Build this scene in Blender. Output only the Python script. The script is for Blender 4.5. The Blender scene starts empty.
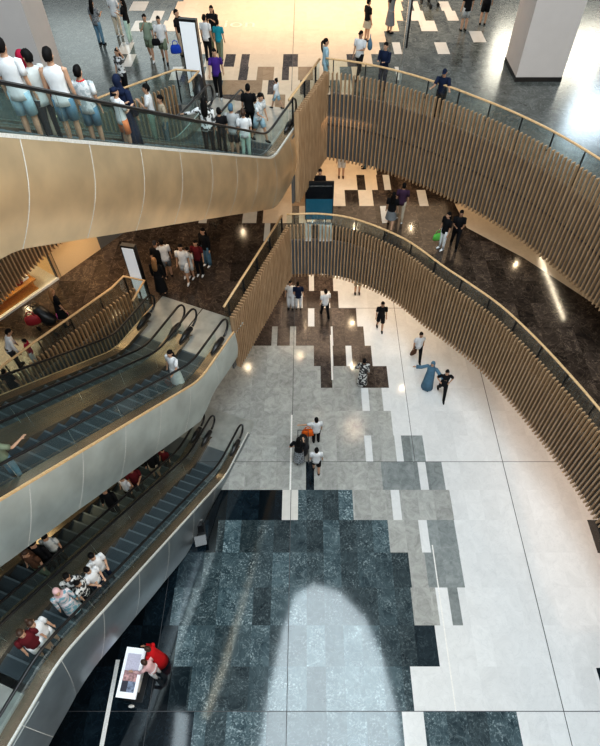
import bpy, bmesh, math, random
from mathutils import Vector, Matrix
random.seed(7)
SC = bpy.context.scene
COL = SC.collection
H = 19.5                      # eye height above the ground floor
Z1, Z2 = 4.7, 9.1             # levels of the two galleries
TANI = math.tan(math.radians(30.8))

# ------------------------------------------------------------------ materials
def new_mat(name):
    m = bpy.data.materials.new(name); m.use_nodes = True
    nt = m.node_tree; nt.nodes.clear()
    out = nt.nodes.new('ShaderNodeOutputMaterial')
    b = nt.nodes.new('ShaderNodeBsdfPrincipled')
    nt.links.new(b.outputs[0], out.inputs[0])
    return m, nt, b, out
def rgba(c): return (c[0], c[1], c[2], 1)
MC = {}
def plain(name, c, rough=.6, metal=0, emit=0, var=.12, scale=30, spec=.5):
    if name in MC: return MC[name]
    m, nt, b, out = new_mat(name)
    tc = nt.nodes.new('ShaderNodeTexCoord')
    n = nt.nodes.new('ShaderNodeTexNoise'); n.inputs['Scale'].default_value = scale
    nt.links.new(tc.outputs['Object'], n.inputs['Vector'])
    r = nt.nodes.new('ShaderNodeValToRGB')
    r.color_ramp.elements[0].position = .3; r.color_ramp.elements[1].position = .7
    r.color_ramp.elements[0].color = rgba([x*(1-var) for x in c])
    r.color_ramp.elements[1].color = rgba([min(1, x*(1+var)) for x in c])
    nt.links.new(n.outputs['Fac'], r.inputs[0]); nt.links.new(r.outputs[0], b.inputs['Base Color'])
    b.inputs['Roughness'].default_value = rough; b.inputs['Metallic'].default_value = metal
    b.inputs['Specular IOR Level'].default_value = spec
    if emit:
        nt.links.new(r.outputs[0], b.inputs['Emission Color']); b.inputs['Emission Strength'].default_value = emit
    MC[name] = m
    return m
def marble(name, c0, c1, vein, tile=.25, rough=.12, vscale=1.6, vamt=.5, speck=0, toff=(0.0, 0.0), spec=.5):
    m, nt, b, out = new_mat(name)
    N = nt.nodes.new; L = nt.links.new
    g = N('ShaderNodeNewGeometry')
    # stone module: one tone per 0.59 x 1.207 m slab
    sub = N('ShaderNodeVectorMath'); sub.operation = 'ADD'; sub.inputs[1].default_value = (toff[0]+.6+59*.59, toff[1]-11.25+1.207*40, 0)
    L(g.outputs['Position'], sub.inputs[0])
    dv = N('ShaderNodeVectorMath'); dv.operation = 'DIVIDE'; dv.inputs[1].default_value = (.59, 1.207, 50)
    L(sub.outputs[0], dv.inputs[0])
    fl = N('ShaderNodeVectorMath'); fl.operation = 'FLOOR'; L(dv.outputs[0], fl.inputs[0])
    wn = N('ShaderNodeTexWhiteNoise'); L(fl.outputs[0], wn.inputs['Vector'])
    ofs = N('ShaderNodeVectorMath'); ofs.operation = 'SCALE'; ofs.inputs['Scale'].default_value = 9
    L(wn.outputs['Color'], ofs.inputs[0])
    ad = N('ShaderNodeVectorMath'); ad.operation = 'ADD'; L(g.outputs['Position'], ad.inputs[0]); L(ofs.outputs[0], ad.inputs[1])
    n1 = N('ShaderNodeTexNoise'); n1.inputs['Scale'].default_value = vscale; n1.inputs['Detail'].default_value = 9; n1.inputs['Roughness'].default_value = .68; n1.inputs['Distortion'].default_value = 1.2
    L(ad.outputs[0], n1.inputs['Vector'])
    r = N('ShaderNodeValToRGB'); r.color_ramp.elements[0].position = .33; r.color_ramp.elements[1].position = .68
    r.color_ramp.elements[0].color = rgba(c0); r.color_ramp.elements[1].color = rgba(c1)
    L(n1.outputs['Fac'], r.inputs[0])
    # veins: thin ridge of a second noise
    n2 = N('ShaderNodeTexNoise'); n2.inputs['Scale'].default_value = vscale*1.1; n2.inputs['Detail'].default_value = 6; n2.inputs['Distortion'].default_value = 2.2
    L(ad.outputs[0], n2.inputs['Vector'])
    s = N('ShaderNodeMath'); s.operation = 'SUBTRACT'; s.inputs[1].default_value = .5; L(n2.outputs['Fac'], s.inputs[0])
    a = N('ShaderNodeMath'); a.operation = 'ABSOLUTE'; L(s.outputs[0], a.inputs[0])
    mr = N('ShaderNodeMapRange'); mr.inputs[1].default_value = 0; mr.inputs[2].default_value = .022; mr.inputs[3].default_value = vamt; mr.inputs[4].default_value = 0
    L(a.outputs[0], mr.inputs[0])
    mx = N('ShaderNodeMix'); mx.data_type = 'RGBA'; L(mr.outputs[0], mx.inputs[0]); L(r.outputs[0], mx.inputs[6]); mx.inputs[7].default_value = rgba(vein)
    last = mx.outputs[2]
    if speck:
        n3 = N('ShaderNodeTexNoise'); n3.inputs['Scale'].default_value = 16; n3.inputs['Detail'].default_value = 4; L(ad.outputs[0], n3.inputs['Vector'])
        m3 = N('ShaderNodeMapRange'); m3.inputs[1].default_value = .54; m3.inputs[2].default_value = .66; m3.inputs[4].default_value = speck; L(n3.outputs['Fac'], m3.inputs[0])
        n4 = N('ShaderNodeTexNoise'); n4.inputs['Scale'].default_value = 1.5; n4.inputs['Detail'].default_value = 3; L(ad.outputs[0], n4.inputs['Vector'])
        m4 = N('ShaderNodeMapRange'); m4.inputs[1].default_value = .42; m4.inputs[2].default_value = .62; L(n4.outputs['Fac'], m4.inputs[0]); m5 = N('ShaderNodeMath'); m5.operation = 'MULTIPLY'; L(m3.outputs[0], m5.inputs[0]); L(m4.outputs[0], m5.inputs[1])
        mx3 = N('ShaderNodeMix'); mx3.data_type = 'RGBA'; L(m5.outputs[0], mx3.inputs[0]); L(last, mx3.inputs[6]); mx3.inputs[7].default_value = rgba(vein); last = mx3.outputs[2]
    tm = N('ShaderNodeMapRange'); tm.inputs[3].default_value = 1-tile; tm.inputs[4].default_value = 1+tile; L(wn.outputs['Value'], tm.inputs[0])
    sc = N('ShaderNodeVectorMath'); sc.operation = 'SCALE'; L(last, sc.inputs[0]); L(tm.outputs[0], sc.inputs['Scale'])
    L(sc.outputs[0], b.inputs['Base Color'])
    b.inputs['Roughness'].default_value = rough; b.inputs['Specular IOR Level'].default_value = spec
    MC[name] = m
    return m
def glass(name, tint, opac=.12, rough=.02, f=1.0):
    m, nt, b, out = new_mat(name)
    N = nt.nodes.new; L = nt.links.new
    tr = N('ShaderNodeBsdfTransparent'); tr.inputs[0].default_value = rgba(tint)
    b.inputs['Base Color'].default_value = rgba([.5*t for t in tint]); b.inputs['Roughness'].default_value = .4
    gl = N('ShaderNodeBsdfGlossy'); gl.inputs['Roughness'].default_value = rough; gl.inputs[0].default_value = (1, 1, 1, 1)
    m1 = N('ShaderNodeMixShader'); m1.inputs[0].default_value = opac; L(tr.outputs[0], m1.inputs[1]); L(b.outputs[0], m1.inputs[2])
    g = N('ShaderNodeNewGeometry'); dt = N('ShaderNodeVectorMath'); dt.operation = 'DOT_PRODUCT'; L(g.outputs['Incoming'], dt.inputs[0]); L(g.outputs['Normal'], dt.inputs[1])
    ab = N('ShaderNodeMath'); ab.operation = 'ABSOLUTE'; L(dt.outputs['Value'], ab.inputs[0])
    om = N('ShaderNodeMath'); om.operation = 'SUBTRACT'; om.inputs[0].default_value = 1; L(ab.outputs[0], om.inputs[1])
    pw = N('ShaderNodeMath'); pw.operation = 'POWER'; pw.inputs[1].default_value = 5; L(om.outputs[0], pw.inputs[0])
    mu = N('ShaderNodeMath'); mu.operation = 'MULTIPLY_ADD'; mu.inputs[1].default_value = .7*f; mu.inputs[2].default_value = .05*f; L(pw.outputs[0], mu.inputs[0])
    m2 = N('ShaderNodeMixShader'); L(mu.outputs[0], m2.inputs[0]); L(m1.outputs[0], m2.inputs[1]); L(gl.outputs[0], m2.inputs[2])
    L(m2.outputs[0], out.inputs[0])
    MC[name] = m
    return m
def wood(name, c0, c1, rough=.45):
    m, nt, b, out = new_mat(name)
    N = nt.nodes.new; L = nt.links.new
    g = N('ShaderNodeNewGeometry'); mp = N('ShaderNodeMapping'); mp.inputs['Scale'].default_value = (9, 9, .8)
    L(g.outputs['Position'], mp.inputs[0])
    n = N('ShaderNodeTexNoise'); n.inputs['Scale'].default_value = 2; n.inputs['Detail'].default_value = 4; L(mp.outputs[0], n.inputs['Vector'])
    r = N('ShaderNodeValToRGB'); r.color_ramp.elements[0].position = .3; r.color_ramp.elements[1].position = .7
    r.color_ramp.elements[0].color = rgba(c0); r.color_ramp.elements[1].color = rgba(c1)
    L(n.outputs['Fac'], r.inputs[0]); L(r.outputs[0], b.inputs['Base Color'])
    b.inputs['Roughness'].default_value = rough
    MC[name] = m
    return m
def brushed(name, c, rough=.32, cloud=.12):
    m, nt, b, out = new_mat(name)
    N = nt.nodes.new; L = nt.links.new
    g = N('ShaderNodeNewGeometry')
    n = N('ShaderNodeTexNoise'); n.inputs['Scale'].default_value = 1.3; n.inputs['Detail'].default_value = 3; L(g.outputs['Position'], n.inputs['Vector'])
    mp = N('ShaderNodeMapping'); mp.inputs['Scale'].default_value = (90, 90, 1.5); L(g.outputs['Position'], mp.inputs[0])
    n2 = N('ShaderNodeTexNoise'); n2.inputs['Scale'].default_value = 1; L(mp.outputs[0], n2.inputs['Vector'])
    r = N('ShaderNodeValToRGB'); r.color_ramp.elements[0].position = .3; r.color_ramp.elements[1].position = .7
    r.color_ramp.elements[0].color = rgba([x*(1-cloud) for x in c]); r.color_ramp.elements[1].color = rgba([min(1, x*(1+cloud)) for x in c])
    L(n.outputs['Fac'], r.inputs[0]); L(r.outputs[0], b.inputs['Base Color'])
    mr = N('ShaderNodeMapRange'); mr.inputs[3].default_value = rough-.05; mr.inputs[4].default_value = rough+.08; L(n2.outputs['Fac'], mr.inputs[0]); L(mr.outputs[0], b.inputs['Roughness'])
    b.inputs['Metallic'].default_value = .75
    MC[name] = m
    return m
def mottled(name, c0, c1, scale=12, rough=.7):
    """printed cloth: hard edged blotches"""
    if name in MC: return MC[name]
    m, nt, b, out = new_mat(name)
    N = nt.nodes.new; L = nt.links.new
    tc = N('ShaderNodeTexCoord'); n = N('ShaderNodeTexNoise'); n.inputs['Scale'].default_value = scale; n.inputs['Detail'].default_value = 2
    L(tc.outputs['Object'], n.inputs['Vector'])
    r = N('ShaderNodeValToRGB'); r.color_ramp.elements[0].position = .49; r.color_ramp.elements[1].position = .53
    r.color_ramp.elements[0].color = rgba(c0); r.color_ramp.elements[1].color = rgba(c1)
    L(n.outputs['Fac'], r.inputs[0]); L(r.outputs[0], b.inputs['Base Color']); b.inputs['Roughness'].default_value = rough
    MC[name] = m
    return m

marble('marble_white', (.68, .69, .69), (.77, .78, .78), (.52, .54, .55), tile=.035, vamt=.25, rough=.10)
marble('marble_cream', (.72, .58, .43), (.80, .66, .50), (.60, .47, .36), tile=.03, vamt=.25, rough=.12)
marble('marble_pale', (.62, .60, .56), (.70, .68, .64), (.5, .5, .48), tile=.03, vamt=.2, rough=.12)
marble('marble_light', (.28, .285, .27), (.46, .465, .445), (.55, .56, .54), tile=.10, vamt=.3, rough=.14, vscale=2.4)
marble('marble_mid', (.19, .215, .215), (.33, .355, .355), (.42, .45, .45), tile=.16, vamt=.3, rough=.14, vscale=2.4)
marble('marble_slate', (.018, .036, .046), (.085, .125, .14), (.36, .44, .46), tile=.5, vamt=.28, rough=.07, speck=.62, vscale=1.8, spec=.75)
marble('marble_navy', (.012, .022, .03), (.035, .055, .066), (.16, .22, .24), tile=.35, vamt=.25, rough=.08, speck=.08)
marble('marble_black', (.003, .007, .011), (.009, .017, .024), (.05, .09, .11), tile=.5, vamt=.15, rough=.06, speck=.03)
marble('marble_umber', (.035, .028, .025), (.115, .09, .078), (.28, .22, .18), tile=.35, vamt=.4, rough=.12, speck=.12, vscale=2.2)
marble('marble_coffee', (.024, .018, .015), (.085, .062, .048), (.30, .22, .16), tile=.35, vamt=.35, rough=.11, speck=.10, toff=(0, -.35))
marble('marble_teal', (.045, .052, .050), (.135, .15, .145), (.34, .37, .35), tile=.13, vamt=.4, rough=.17, speck=.15, spec=.7)
marble('marble_tan', (.30, .20, .12), (.42, .30, .19), (.5, .38, .25), tile=.1, vamt=.3)
wood('fin_wood', (.33, .205, .11), (.52, .35, .21))
wood('rail_wood', (.62, .40, .20), (.78, .54, .30), .35)
wood('table_wood', (.50, .22, .06), (.70, .36, .12), .4)
brushed('cladding_warm_lit', (.80, .62, .40), .34)  # warm light from the surroundings is put into this metal's base colour
brushed('cladding_grey', (.60, .64, .61), .36)
brushed('cladding_dark', (.30, .34, .36), .30)
brushed('deck_metal', (.30, .24, .18), .22)
brushed('steel', (.62, .62, .60), .25)
glass('balustrade_glass', (.93, .97, .96), .02)
glass('escalator_glass', (.80, .90, .885), .05)
glass('shop_glass', (.93, .93, .88), .03, f=.5)
plain('fascia', (.14, .145, .15), .45, .2)
plain('rim', (.80, .80, .76), .35, .3)
plain('rubber', (.012, .012, .013), .28, spec=.6)
plain('black_paint', (.012, .013, .015), .35)
plain('seam', (.06, .06, .065), .5)
plain('slab_core', (.35, .33, .30), .8)
plain('column_paint', (.60, .56, .54), .7, var=.02, scale=2)
plain('column_plinth', (.015, .016, .018), .25)
plain('shop_wall', (.80, .58, .34), .7, var=.03)
plain('shop_light', (1.0, .85, .6), .7, emit=1.6)
plain('white_panel', (.80, .83, .86), .3, var=.02, emit=.25)
plain('white_paint', (.78, .77, .74), .5)
plain('skin', (.50, .30, .20), .55, scale=8, var=.06)
plain('skin_tan', (.36, .20, .125), .55, scale=8, var=.06)
plain('hair_black', (.006, .005, .005), .7, spec=.2)
plain('hair_brown', (.06, .03, .018), .5)
plain('hair_blonde', (.30, .16, .07), .5)
plain('eye', (.01, .01, .01), .3)
plain('lip', (.33, .11, .09), .5)

# ------------------------------------------------------------------ mesh building
class MB:
    def __init__(s): s.v = []; s.f = []; s.m = []; s.mats = []; s.cur = 0
    def use(s, name):
        if name not in s.mats: s.mats.append(name)
        s.cur = s.mats.index(name); return s
    def add(s, vs, fs):
        o = len(s.v); s.v += [tuple(v) for v in vs]
        for f in fs: s.f.append([i+o for i in f]); s.m.append(s.cur)
    def box(s, x0, x1, y0, y1, z0, z1, M=None):
        vs = [Vector(p) for p in ((x0,y0,z0),(x1,y0,z0),(x1,y1,z0),(x0,y1,z0),(x0,y0,z1),(x1,y0,z1),(x1,y1,z1),(x0,y1,z1))]
        if M: vs = [M @ v for v in vs]
        s.add(vs, [(0,3,2,1),(4,5,6,7),(0,1,5,4),(1,2,6,5),(2,3,7,6),(3,0,4,7)])
    def quad(s, a, b, c, d): s.add([a, b, c, d], [(0,1,2,3)])
    def prism(s, poly, z0, z1):
        n = len(poly); vs = [(p[0],p[1],z0) for p in poly]+[(p[0],p[1],z1) for p in poly]
        s.add(vs, [list(range(n))[::-1], list(range(n, 2*n))]+[(i,(i+1)%n,n+(i+1)%n,n+i) for i in range(n)])
    def tube(s, path, rad, seg=8, flat=1.0, cap=True, closed=False):
        path = [Vector(p) for p in path]; n = len(path)
        if not hasattr(rad, '__len__'): rad = [rad]*n
        rings = []; prev = None
        for i, p in enumerate(path):
            a = path[i-1] if i else path[0]; b = path[i+1] if i < n-1 else path[-1]
            t = (b-a)
            t = t.normalized() if t.length > 1e-9 else Vector((0,0,1))
            if prev is None:
                ref = Vector((0,0,1)) if abs(t.z) < .95 else Vector((0,1,0))
                u = t.cross(ref).normalized()
            else:
                u = (prev - t*prev.dot(t)); u = u.normalized() if u.length > 1e-6 else t.orthogonal().normalized()
            prev = u; w = t.cross(u)
            rings.append([p+(u*math.cos(k*math.tau/seg)+w*math.sin(k*math.tau/seg)*flat)*rad[i] for k in range(seg)])
        vs = [v for r in rings for v in r]; fs = []
        for i in range(n-1):
            for k in range(seg): fs.append((i*seg+k, i*seg+(k+1)%seg, (i+1)*seg+(k+1)%seg, (i+1)*seg+k))
        if cap: fs.append(list(range(seg))[::-1]); fs.append([(n-1)*seg+k for k in range(seg)])
        s.add(vs, fs)
    def loft(s, rings, seg=14, M=None, cap=True):
        """rings: (cx, cy, cz, rx, ry)"""
        vs = []
        for (cx,cy,cz,rx,ry) in rings:
            for k in range(seg):
                a = k*math.tau/seg; vs.append(Vector((cx+rx*math.cos(a), cy+ry*math.sin(a), cz)))
        if M: vs = [M(v) for v in vs]
        n = len(rings); fs = []
        for i in range(n-1):
            for k in range(seg): fs.append((i*seg+k, i*seg+(k+1)%seg, (i+1)*seg+(k+1)%seg, (i+1)*seg+k))
        if cap: fs.append(list(range(seg))[::-1]); fs.append([(n-1)*seg+k for k in range(seg)])
        s.add(vs, fs)
    def strip(s, A, B):
        n = len(A); s.add(list(A)+list(B), [(i,i+1,n+i+1,n+i) for i in range(n-1)])
    def wall(s, path, z0, z1, th):
        """vertical wall of thickness th along a polyline of (x, y); z0/z1 may be lists"""
        n = len(path); z0 = z0 if hasattr(z0,'__len__') else [z0]*n; z1 = z1 if hasattr(z1,'__len__') else [z1]*n
        P = offset(path, th)
        vs = [(p[0],p[1],z) for p,z in zip(path,z0)]+[(p[0],p[1],z) for p,z in zip(path,z1)]+[(p[0],p[1],z) for p,z in zip(P,z1)]+[(p[0],p[1],z) for p,z in zip(P,z0)]
        fs = []
        for i in range(n-1):
            for a in range(4):
                b = (a+1)%4; fs.append((a*n+i, a*n+i+1, b*n+i+1, b*n+i))
        fs.append((0, n, 2*n, 3*n)); fs.append((n-1, 4*n-1, 3*n-1, 2*n-1))
        s.add(vs, fs)
    def build(s, name, parent=None, loc=(0,0,0), smooth=False):
        me = bpy.data.meshes.new(name)
        me.from_pydata(s.v, [], s.f); me.update()
        for mn in s.mats: me.materials.append(MC[mn])
        me.polygons.foreach_set('material_index', s.m)
        bm = bmesh.new(); bm.from_mesh(me); bmesh.ops.recalc_face_normals(bm, faces=bm.faces); bm.to_mesh(me); bm.free()
        if smooth: me.polygons.foreach_set('use_smooth', [True]*len(me.polygons))
        o = bpy.data.objects.new(name, me); COL.objects.link(o); o.location = loc
        if parent: o.parent = parent
        return o
def mb(mat): return MB().use(mat)
def offset(path, d):
    """offset a 2D polyline to its left by d"""
    out = []; n = len(path)
    for i in range(n):
        a = Vector(path[max(i-1,0)][:2]); p = Vector(path[i][:2]); b = Vector(path[min(i+1,n-1)][:2])
        t1 = (p-a).normalized() if i else (b-p).normalized(); t2 = (b-p).normalized() if i < n-1 else t1
        n1 = Vector((-t1.y, t1.x)); n2 = Vector((-t2.y, t2.x)); m = (n1+n2).normalized()
        out.append(tuple(p + m*(d/max(.4, m.dot(n1)))))
    return out
def catmull(pts, per=8):
    P = [Vector(p) for p in pts]; P = [2*P[0]-P[1]]+P+[2*P[-1]-P[-2]]; out = []
    for i in range(1, len(P)-2):
        for k in range(per):
            t = k/per; a,b,c,d = P[i-1],P[i],P[i+1],P[i+2]
            out.append(tuple(.5*((2*b)+(c-a)*t+(2*a-5*b+4*c-d)*t*t+(3*b-a-3*c+d)*t**3)))
    out.append(tuple(P[-2])); return out
def along(path, step, start=0.0):
    """points and unit tangents every step metres along a polyline"""
    out = []; need = start
    for i in range(len(path)-1):
        a = Vector(path[i]); b = Vector(path[i+1]); L = (b-a).length
        if L < 1e-6: continue
        t = (b-a)/L
        while need <= L: out.append((a+t*need, t)); need += step
        need -= L
    return out
def empty(name, loc=(0,0,0), rz=0):
    o = bpy.data.objects.new(name, None); COL.objects.link(o); o.location = loc; o.rotation_euler = (0,0,rz); o.empty_display_size = .2
    return o
def tag(o, label=None, cat=None, group=None, kind=None):
    if label: o['label'] = label
    if cat: o['category'] = cat
    if group: o['group'] = group
    if kind: o['kind'] = kind
    return o
def thing(name, label, cat, loc=(0,0,0), rz=0, group=None): return tag(empty(name, loc, rz), label, cat, group)

# tile rows: (far y, near y, [(x0, x1, stone), ...]) in metres
GROUND_ROWS = [
    (28.148, 26.941, [(-6.08, 2.16, 'marble_umber')]),
    (26.941, 25.734, [(-5.94, 1.28, 'marble_umber')]),
    (25.734, 24.527, [(-5.8, 1.25, 'marble_umber')]),
    (24.527, 23.32, [(-5.66, 0.95, 'marble_umber')]),
    (23.32, 22.113, [(-5.52, 0.67, 'marble_umber')]),
    (22.113, 20.906, [(-5.37, 0.1, 'marble_umber'), (0.1, 0.35, 'marble_white'), (0.35, 1.31, 'marble_umber')]),
    (20.906, 19.699, [(-6.21, -0.45, 'marble_umber'), (-0.21, 0.67, 'marble_umber'), (1.12, 1.53, 'marble_umber')]),
    (19.699, 18.492, [(-6.04, 0.05, 'marble_umber'), (0.35, 2.36, 'marble_umber')]),
    (18.492, 17.285, [(-5.87, -1.63, 'marble_umber'), (-1.63, -1.37, 'marble_light'), (-1.37, -0.79, 'marble_umber'), (-0.79, -0.51, 'marble_light'), (-0.51, 1.11, 'marble_umber'), (1.2, 2.64, 'marble_umber')]),
    (17.285, 16.078, [(-9.3, 0.31, 'marble_light'), (0.31, 1.08, 'marble_umber'), (1.17, 1.75, 'marble_umber'), (2.02, 2.91, 'marble_umber')]),
    (16.078, 14.871, [(-10.77, 0.6, 'marble_light'), (0.6, 1.09, 'marble_umber'), (1.09, 2.38, 'marble_light'), (2.38, 3.52, 'marble_umber')]),
    (14.871, 13.664, [(-10.44, 2.31, 'marble_light'), (2.62, 3.19, 'marble_light')]),
    (13.664, 12.457, [(-7.66, 3.48, 'marble_light')]),
    (12.457, 11.25, [(-5.23, 2.3, 'marble_light'), (2.58, 3.51, 'marble_light'), (3.78, 4.64, 'marble_mid')]),
    (11.25, 10.043, [(-4.48, -0.04, 'marble_light'), (-0.04, 0.27, 'marble_black'), (0.27, 2.87, 'marble_light'), (2.87, 4.29, 'marble_mid'), (4.6, 5.23, 'marble_mid')]),
    (10.043, 8.836, [(-6.91, -0.92, 'marble_black'), (-0.92, -0.33, 'marble_pale'), (-0.33, 1.7, 'marble_slate'), (1.7, 3.14, 'marble_light'), (3.46, 5.35, 'marble_light')]),
    (8.836, 7.629, [(-6.67, -3.21, 'marble_black'), (-3.21, 2.92, 'marble_slate'), (2.92, 4.03, 'marble_light'), (4.34, 5.33, 'marble_mid')]),
    (7.629, 6.422, [(-8.48, -4.43, 'marble_black'), (-4.43, -3.57, 'marble_navy'), (-3.57, -2.92, 'marble_slate'), (-2.92, 3.53, 'marble_slate'), (3.53, 4.1, 'marble_light'), (4.1, 5.32, 'marble_mid')]),
    (6.422, 5.215, [(-9.14, -4.45, 'marble_black'), (-4.45, 3.48, 'marble_slate'), (3.48, 4.31, 'marble_light'), (4.72, 5.05, 'marble_mid')]),
    (5.215, 4.008, [(-9.72, -4.15, 'marble_black'), (-4.15, 3.45, 'marble_slate'), (3.45, 4.12, 'marble_navy')]),
    (4.008, 2.801, [(-9.32, -4.16, 'marble_black'), (-4.16, -3.61, 'marble_navy'), (-3.61, 3.19, 'marble_slate')]),
    (2.801, 1.594, [(-9.49, -3.34, 'marble_black'), (-3.34, 2.81, 'marble_slate'), (3.45, 6.21, 'marble_slate')]),
    (1.594, 0.387, [(-10.16, -3.18, 'marble_black'), (-3.18, 2.69, 'marble_slate'), (3.41, 6.18, 'marble_slate')]),
    (0.387, -0.82, [(-10.73, -4.14, 'marble_black'), (-4.14, 2.56, 'marble_slate')]),
    (8.84, 7.61, [(10.17, 10.72, 'marble_black')]),
    (3.97, 2.96, [(8.95, 9.5, 'marble_black')]),
]
LEVEL1_ROWS = [
    (33.296, 32.089, [(-3.76, 10.82, 'marble_cream')]),
    (32.089, 30.882, [(-3.67, 9.47, 'marble_cream')]),
    (30.882, 29.675, [(-3.58, 7.91, 'marble_cream')]),
    (29.675, 28.468, [(-3.49, 5.89, 'marble_cream')]),
    (28.468, 27.261, [(-3.4, 4.72, 'marble_cream')]),
    (27.261, 26.054, [(-3.31, 4.11, 'marble_cream')]),
    (26.054, 24.847, [(-3.23, 3.75, 'marble_cream')]),
    (24.847, 23.64, [(-1.73, 3.23, 'marble_cream')]),
    (23.64, 22.433, [(-2.05, 2.27, 'marble_cream'), (2.64, 3.18, 'marble_cream'), (3.48, 3.78, 'marble_pale')]),
    (22.433, 21.226, [(-2.25, -0.66, 'marble_cream'), (-0.66, -0.09, 'marble_tan'), (-0.09, 1.68, 'marble_cream'), (2.28, 2.91, 'marble_cream'), (4.9, 5.3, 'marble_pale')]),
    (21.226, 20.019, [(-4.58, -4.24, 'marble_pale'), (-2.74, -2.14, 'marble_pale'), (-1.88, -0.64, 'marble_cream'), (-0.34, -0.04, 'marble_cream'), (3.17, 3.47, 'marble_pale')]),
    (20.019, 18.812, [(-1.78, -1.54, 'marble_pale'), (-0.12, 0.17, 'marble_pale'), (0.5, 1.04, 'marble_pale')]),
]
LEVEL2_ROWS = [
    (42.632, 41.425, [(-7.36, 5.73, 'marble_cream')]),
    (41.425, 40.218, [(-7.2, 5.61, 'marble_cream')]),
    (40.218, 39.011, [(-7.04, 5.48, 'marble_cream')]),
    (39.011, 37.804, [(-6.88, 5.35, 'marble_cream')]),
    (37.804, 36.597, [(-6.71, 5.23, 'marble_cream')]),
    (36.597, 35.39, [(-6.55, 5.1, 'marble_cream')]),
    (35.39, 34.183, [(-6.39, 4.98, 'marble_cream')]),
    (34.183, 32.976, [(-6.23, 4.85, 'marble_cream')]),
    (32.976, 31.769, [(-6.07, 4.72, 'marble_cream')]),
    (31.769, 30.562, [(-8.52, -7.74, 'marble_pale'), (-6.34, 4.6, 'marble_cream'), (5.13, 5.42, 'marble_pale'), (6.44, 6.92, 'marble_pale')]),
    (30.562, 29.355, [(-7.3, -6.78, 'marble_pale'), (-6.45, 4.47, 'marble_cream'), (6.54, 7.06, 'marble_pale'), (4.85, 5.51, 'marble_pale')]),
    (29.355, 28.148, [(-7.96, -7.18, 'marble_pale'), (-6.59, 4.16, 'marble_cream'), (5.17, 5.9, 'marble_pale')]),
    (28.148, 26.941, [(-4.98, 3.47, 'marble_cream'), (7.29, 7.86, 'marble_pale')]),
    (26.941, 25.734, [(-8.1, -7.54, 'marble_pale'), (-4.61, 3.15, 'marble_cream'), (3.71, 4.05, 'marble_pale'), (5.56, 6.08, 'marble_pale')]),
    (25.734, 24.527, [(-7.6, -7.23, 'marble_pale'), (-4.26, -3.43, 'marble_cream'), (-3.43, -3.01, 'marble_umber'), (-3.01, -2.76, 'marble_cream'), (-2.76, -2.42, 'marble_umber'), (-2.42, -1.0, 'marble_cream'), (-1.0, -0.38, 'marble_umber'), (-0.38, 1.67, 'marble_cream'), (1.67, 2.26, 'marble_umber'), (2.26, 2.72, 'marble_cream')]),
    (24.527, 23.32, [(-5.5, -5.06, 'marble_pale'), (-4.13, -2.75, 'marble_cream'), (-2.75, -2.39, 'marble_umber'), (-2.39, -2.02, 'marble_cream'), (-2.02, -1.34, 'marble_tan'), (-1.34, -1.01, 'marble_cream'), (-1.01, -0.73, 'marble_umber'), (-0.73, -0.36, 'marble_cream'), (-0.36, 0.24, 'marble_tan'), (0.24, 1.34, 'marble_cream'), (1.82, 2.14, 'marble_cream'), (3.6, 3.76, 'marble_pale')]),
    (23.32, 22.113, [(-3.33, -1.76, 'marble_tan'), (-1.76, -1.53, 'marble_cream'), (-1.53, -1.25, 'marble_umber'), (-1.25, -0.27, 'marble_cream'), (-0.27, 0.12, 'marble_umber'), (0.12, 0.9, 'marble_cream'), (1.29, 1.76, 'marble_cream')]),
    (22.113, 20.906, [(-3.21, -1.97, 'marble_umber'), (-1.97, -1.21, 'marble_cream'), (-1.21, -0.83, 'marble_tan'), (-0.83, 0.04, 'marble_cream')]),
    (20.906, 19.699, [(-3.36, -0.4, 'marble_cream')]),
]
# ------------------------------------------------------------------ floors
def floor_cells(b, rows, z):
    for (y1, y0, runs) in rows:
        for (x0, x1, m) in runs: b.use(m); b.quad((x0,y0,z),(x1,y0,z),(x1,y1,z),(x0,y1,z))
b = mb('marble_white'); b.box(-22, 24, -8, 40, -.3, 0)
floor_cells(b, GROUND_ROWS, .003)
# loose inlays and the long joints of the 8.3 m bay grid
b.use('white_paint')
for (x, y0, y1, w) in ((-.63, 10.04, 13.46, .07), (1.10, 15.3, 17.95, .07), (-5.9, .6, 4.2, .13), (4.42, 2.8, 7.9, .04)): b.quad((x-w/2,y0,.007),(x+w/2,y0,.007),(x+w/2,y1,.007),(x-w/2,y1,.007))
b.use('seam')
for x in (-.60, 7.62, 15.9): b.quad((x-.012,-3,.005),(x+.012,-3,.005),(x+.012,34,.005),(x-.012,34,.005))
b.quad((-4.71,-3,.005),(-4.695,-3,.005),(-4.695,9,.005),(-4.71,9,.005))
b.quad((4.20,11.25,.005),(4.22,11.25,.005),(4.22,25,.005),(4.20,25,.005))
for y in (11.25, 2.80, 19.7): b.quad((-9,y-.01,.006),(22,y-.01,.006),(22,y+.01,.006),(-9,y+.01,.006))
tag(b.build('floor'), 'pale and slate grey marble floor of the ground level hall', 'floor', kind='structure')

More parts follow.
